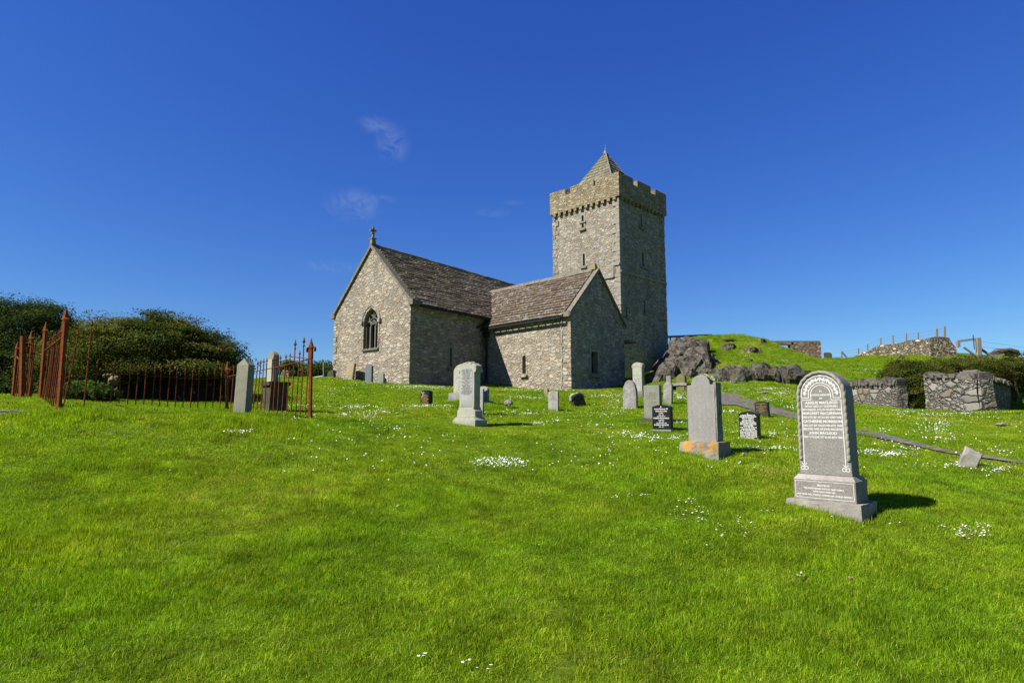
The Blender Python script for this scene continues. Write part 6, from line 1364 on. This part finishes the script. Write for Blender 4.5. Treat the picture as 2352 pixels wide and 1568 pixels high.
# ------------------------------------------------------------------ daisies
def daisy_meshes():
    mb = MB(); n = 12
    v = [(0, 0, .002)] + [(.0105 * (1 if i % 2 else .8) * math.cos(2 * math.pi * i / n), .0105 * (1 if i % 2 else .8) * math.sin(2 * math.pi * i / n), 0) for i in range(n)]
    mb.add(v, [(0, i + 1, (i + 1) % n + 1) for i in range(n)]); pe = mb.mesh('petals', M['petal'])
    mb = MB(); mb.lathe([(.0036, .001), (.003, .003), (.001, .004)], 6); ye = mb.mesh('centre', M['yolk']); 
    mb = MB(); mb.tube([(0, 0, 0), (0, 0, -.09)], .0012, 4); stm = mb.mesh('stem', M['blade']); return pe, ye, stm
pe, ye, stm = daisy_meshes()
CLN = [(1150, 1070, 66, 13, 150), (1100, 1068, 22, 8, 16), (1407, 1150, 16, 4, 9), (1466, 1147, 28, 5, 20), (1580, 1160, 22, 5, 12), (1590, 1190, 58, 26, 42), (1700, 1222, 62, 28, 26), (2237, 1230, 46, 18, 85), (2168, 1216, 22, 7, 8), (1837, 1337, 14, 5, 6), (1762, 1183, 18, 5, 4), (955, 1528, 26, 7, 4), (1066, 1540, 12, 8, 3), (1110, 1556, 22, 6, 3), (1238, 1262, 4, 3, 1), (1257, 1285, 4, 3, 1), (1625, 1266, 6, 4, 2), (1505, 1228, 5, 3, 1), (916, 1172, 5, 4, 2), (450, 1097, 6, 3, 3), (388, 1090, 4, 2, 1), (1395, 1495, 3, 3, 1), (1890, 1195, 40, 6, 3), (2060, 1212, 20, 5, 3), (870, 1120, 160, 40, 5), (240, 1010, 120, 12, 12)]
cand = []
for (px, py, rx, ry, n) in CLN:
    a = g.uniform(0, 2 * math.pi, n); r_ = np.sqrt(g.random(n)); q = hit(px + rx * r_ * np.cos(a), py + ry * r_ * np.sin(a)); cand.append(q[~np.isnan(q[:, 1])])
cand = np.concatenate(cand); cand = cand[np.argsort(cand[:, 1])]
near = cand[:300]; rest0 = cand[300:]
first = None
for i, q in enumerate(near):
    z = gz(q[0], q[1]) + g.uniform(.052, .075); tl = (g.uniform(-.35, .35) + .25, g.uniform(-.3, .3), g.uniform(0, 6.28)); s = g.uniform(.8, 1.25) * (1.0 if q[1] < 9 else 1.15)
    if first is None:
        root = thing('daisy', None, 'daisy'); first = root
        po = bpy.data.objects.new('petals', pe); yo = bpy.data.objects.new('centre', ye); so = bpy.data.objects.new('stem', stm)
        for o in (po, yo, so): COL.objects.link(o); o.parent = root
        kids = (po, yo, so)
    else:
        root = first.copy(); COL.objects.link(root)
        for kd in kids: c_ = kd.copy(); COL.objects.link(c_); c_.parent = root
    root.location = (q[0], q[1], z); root.rotation_euler = tl; root.scale = (s, s, s)
    obj_tag(root, 'white daisy with yellow centre in the nearer part of the lawn', 'daisy', 'daisies flowering in the nearer lawn')
CLF = [(860, 960, 70, 22, 60), (560, 998, 42, 5, 45), (820, 938, 80, 5, 150), (790, 955, 70, 10, 90), (690, 935, 60, 5, 50), (760, 908, 50, 8, 40), (780, 895, 70, 5, 30), (885, 950, 60, 5, 60), (960, 890, 100, 3, 420), (860, 880, 60, 3, 140), (1000, 893, 60, 3, 160), (800, 873, 40, 2, 60), (1180, 897, 80, 2, 130), (1300, 899, 130, 2, 120), (970, 936, 60, 4, 130), (1025, 935, 40, 3, 40), (900, 985, 50, 10, 30), (930, 1010, 60, 4, 20), (1105, 958, 40, 8, 40), (1215, 953, 50, 3, 90), (1180, 948, 80, 5, 60), (1240, 975, 100, 4, 70), (1280, 970, 40, 3, 40), (1190, 912, 50, 4, 90), (1230, 916, 50, 3, 80), (1390, 911, 45, 4, 140), (1420, 922, 50, 8, 60), (1390, 955, 80, 10, 60), (1370, 980, 60, 6, 40), (1430, 1000, 50, 8, 50), (1470, 1005, 35, 10, 90), (1510, 1012, 30, 6, 50), (1420, 940, 40, 10, 60), (1560, 915, 25, 6, 150), (1550, 905, 25, 5, 60), (1550, 1010, 22, 6, 50), (1555, 975, 20, 10, 30), (1680, 948, 20, 5, 50), (1700, 975, 40, 10, 40), (1710, 995, 35, 8, 50), (1780, 1000, 45, 8, 60), (1730, 1035, 60, 4, 90), (1790, 1035, 40, 4, 50), (1800, 905, 90, 8, 260), (1770, 894, 100, 4, 200), (1760, 920, 60, 8, 140), (1810, 938, 30, 8, 70), (1690, 897, 60, 4, 80), (1400, 1050, 200, 25, 14), (1030, 1010, 60, 20, 10), (2040, 1048, 60, 7, 190), (2000, 1040, 50, 6, 70), (2090, 1035, 60, 6, 50), (2210, 1072, 60, 7, 220), (2290, 1085, 50, 8, 90), (2130, 955, 90, 5, 130), (2160, 975, 70, 14, 170), (2150, 990, 50, 12, 130), (2080, 948, 50, 4, 100), (2160, 1010, 60, 10, 90), (2220, 952, 80, 3, 120), (2300, 1040, 60, 12, 50), (2030, 990, 40, 10, 40), (2280, 960, 60, 8, 20), (2050, 1020, 60, 8, 50)]
CLH = [(1720, 810, 80, 26, 330), (1680, 785, 50, 8, 70), (1800, 830, 70, 15, 160), (1700, 845, 80, 10, 120), (1990, 850, 90, 8, 170), (1960, 838, 60, 6, 60), (2040, 858, 60, 6, 60), (1690, 880, 90, 5, 60)]
far = [rest0]
for (px, py, rx, ry, n) in CLF + CLH:
    n = int(n * .62); a = g.uniform(0, 2 * math.pi, n); r_ = np.abs(g.normal(0, .72, n)); q = hit(px + rx * r_ * np.cos(a), py + ry * r_ * np.sin(a)); far.append(q[~np.isnan(q[:, 1])])
n = 500; q = hit(g.uniform(640, 2352, n), g.uniform(885, 1090, n)); far.append(q[~np.isnan(q[:, 1])])
far = np.concatenate(far); ok = ~in_poly(far[:, 0], far[:, 1], path_poly)
for fpo in fpoly: ok &= ~in_poly(far[:, 0], far[:, 1], fpo)
far = far[ok]; n = len(far); z = ground(far[:, 0], far[:, 1]) + g.uniform(.05, .08, n); r_ = np.interp(far[:, 1], [8, 20, 45], [.010, .012, .0155]) * g.uniform(.75, 1.25, n)
A6 = np.arange(6) * math.pi / 3; tx, ty = g.normal(0, .35, n), g.normal(-.45, .25, n)
ox = r_[:, None] * np.cos(A6); oy = r_[:, None] * np.sin(A6); V = np.stack([far[:, 0:1] + ox, far[:, 1:2] + oy, z[:, None] + tx[:, None] * ox - ty[:, None] * oy * 1.0], -1).reshape(-1, 3)
o = np_mesh('daisies', V, np.arange(n * 6).reshape(-1, 6), M['petal']); obj_tag(o, 'drifts of tiny white daisies across the farther churchyard lawn', 'daisies', None, 'stuff')
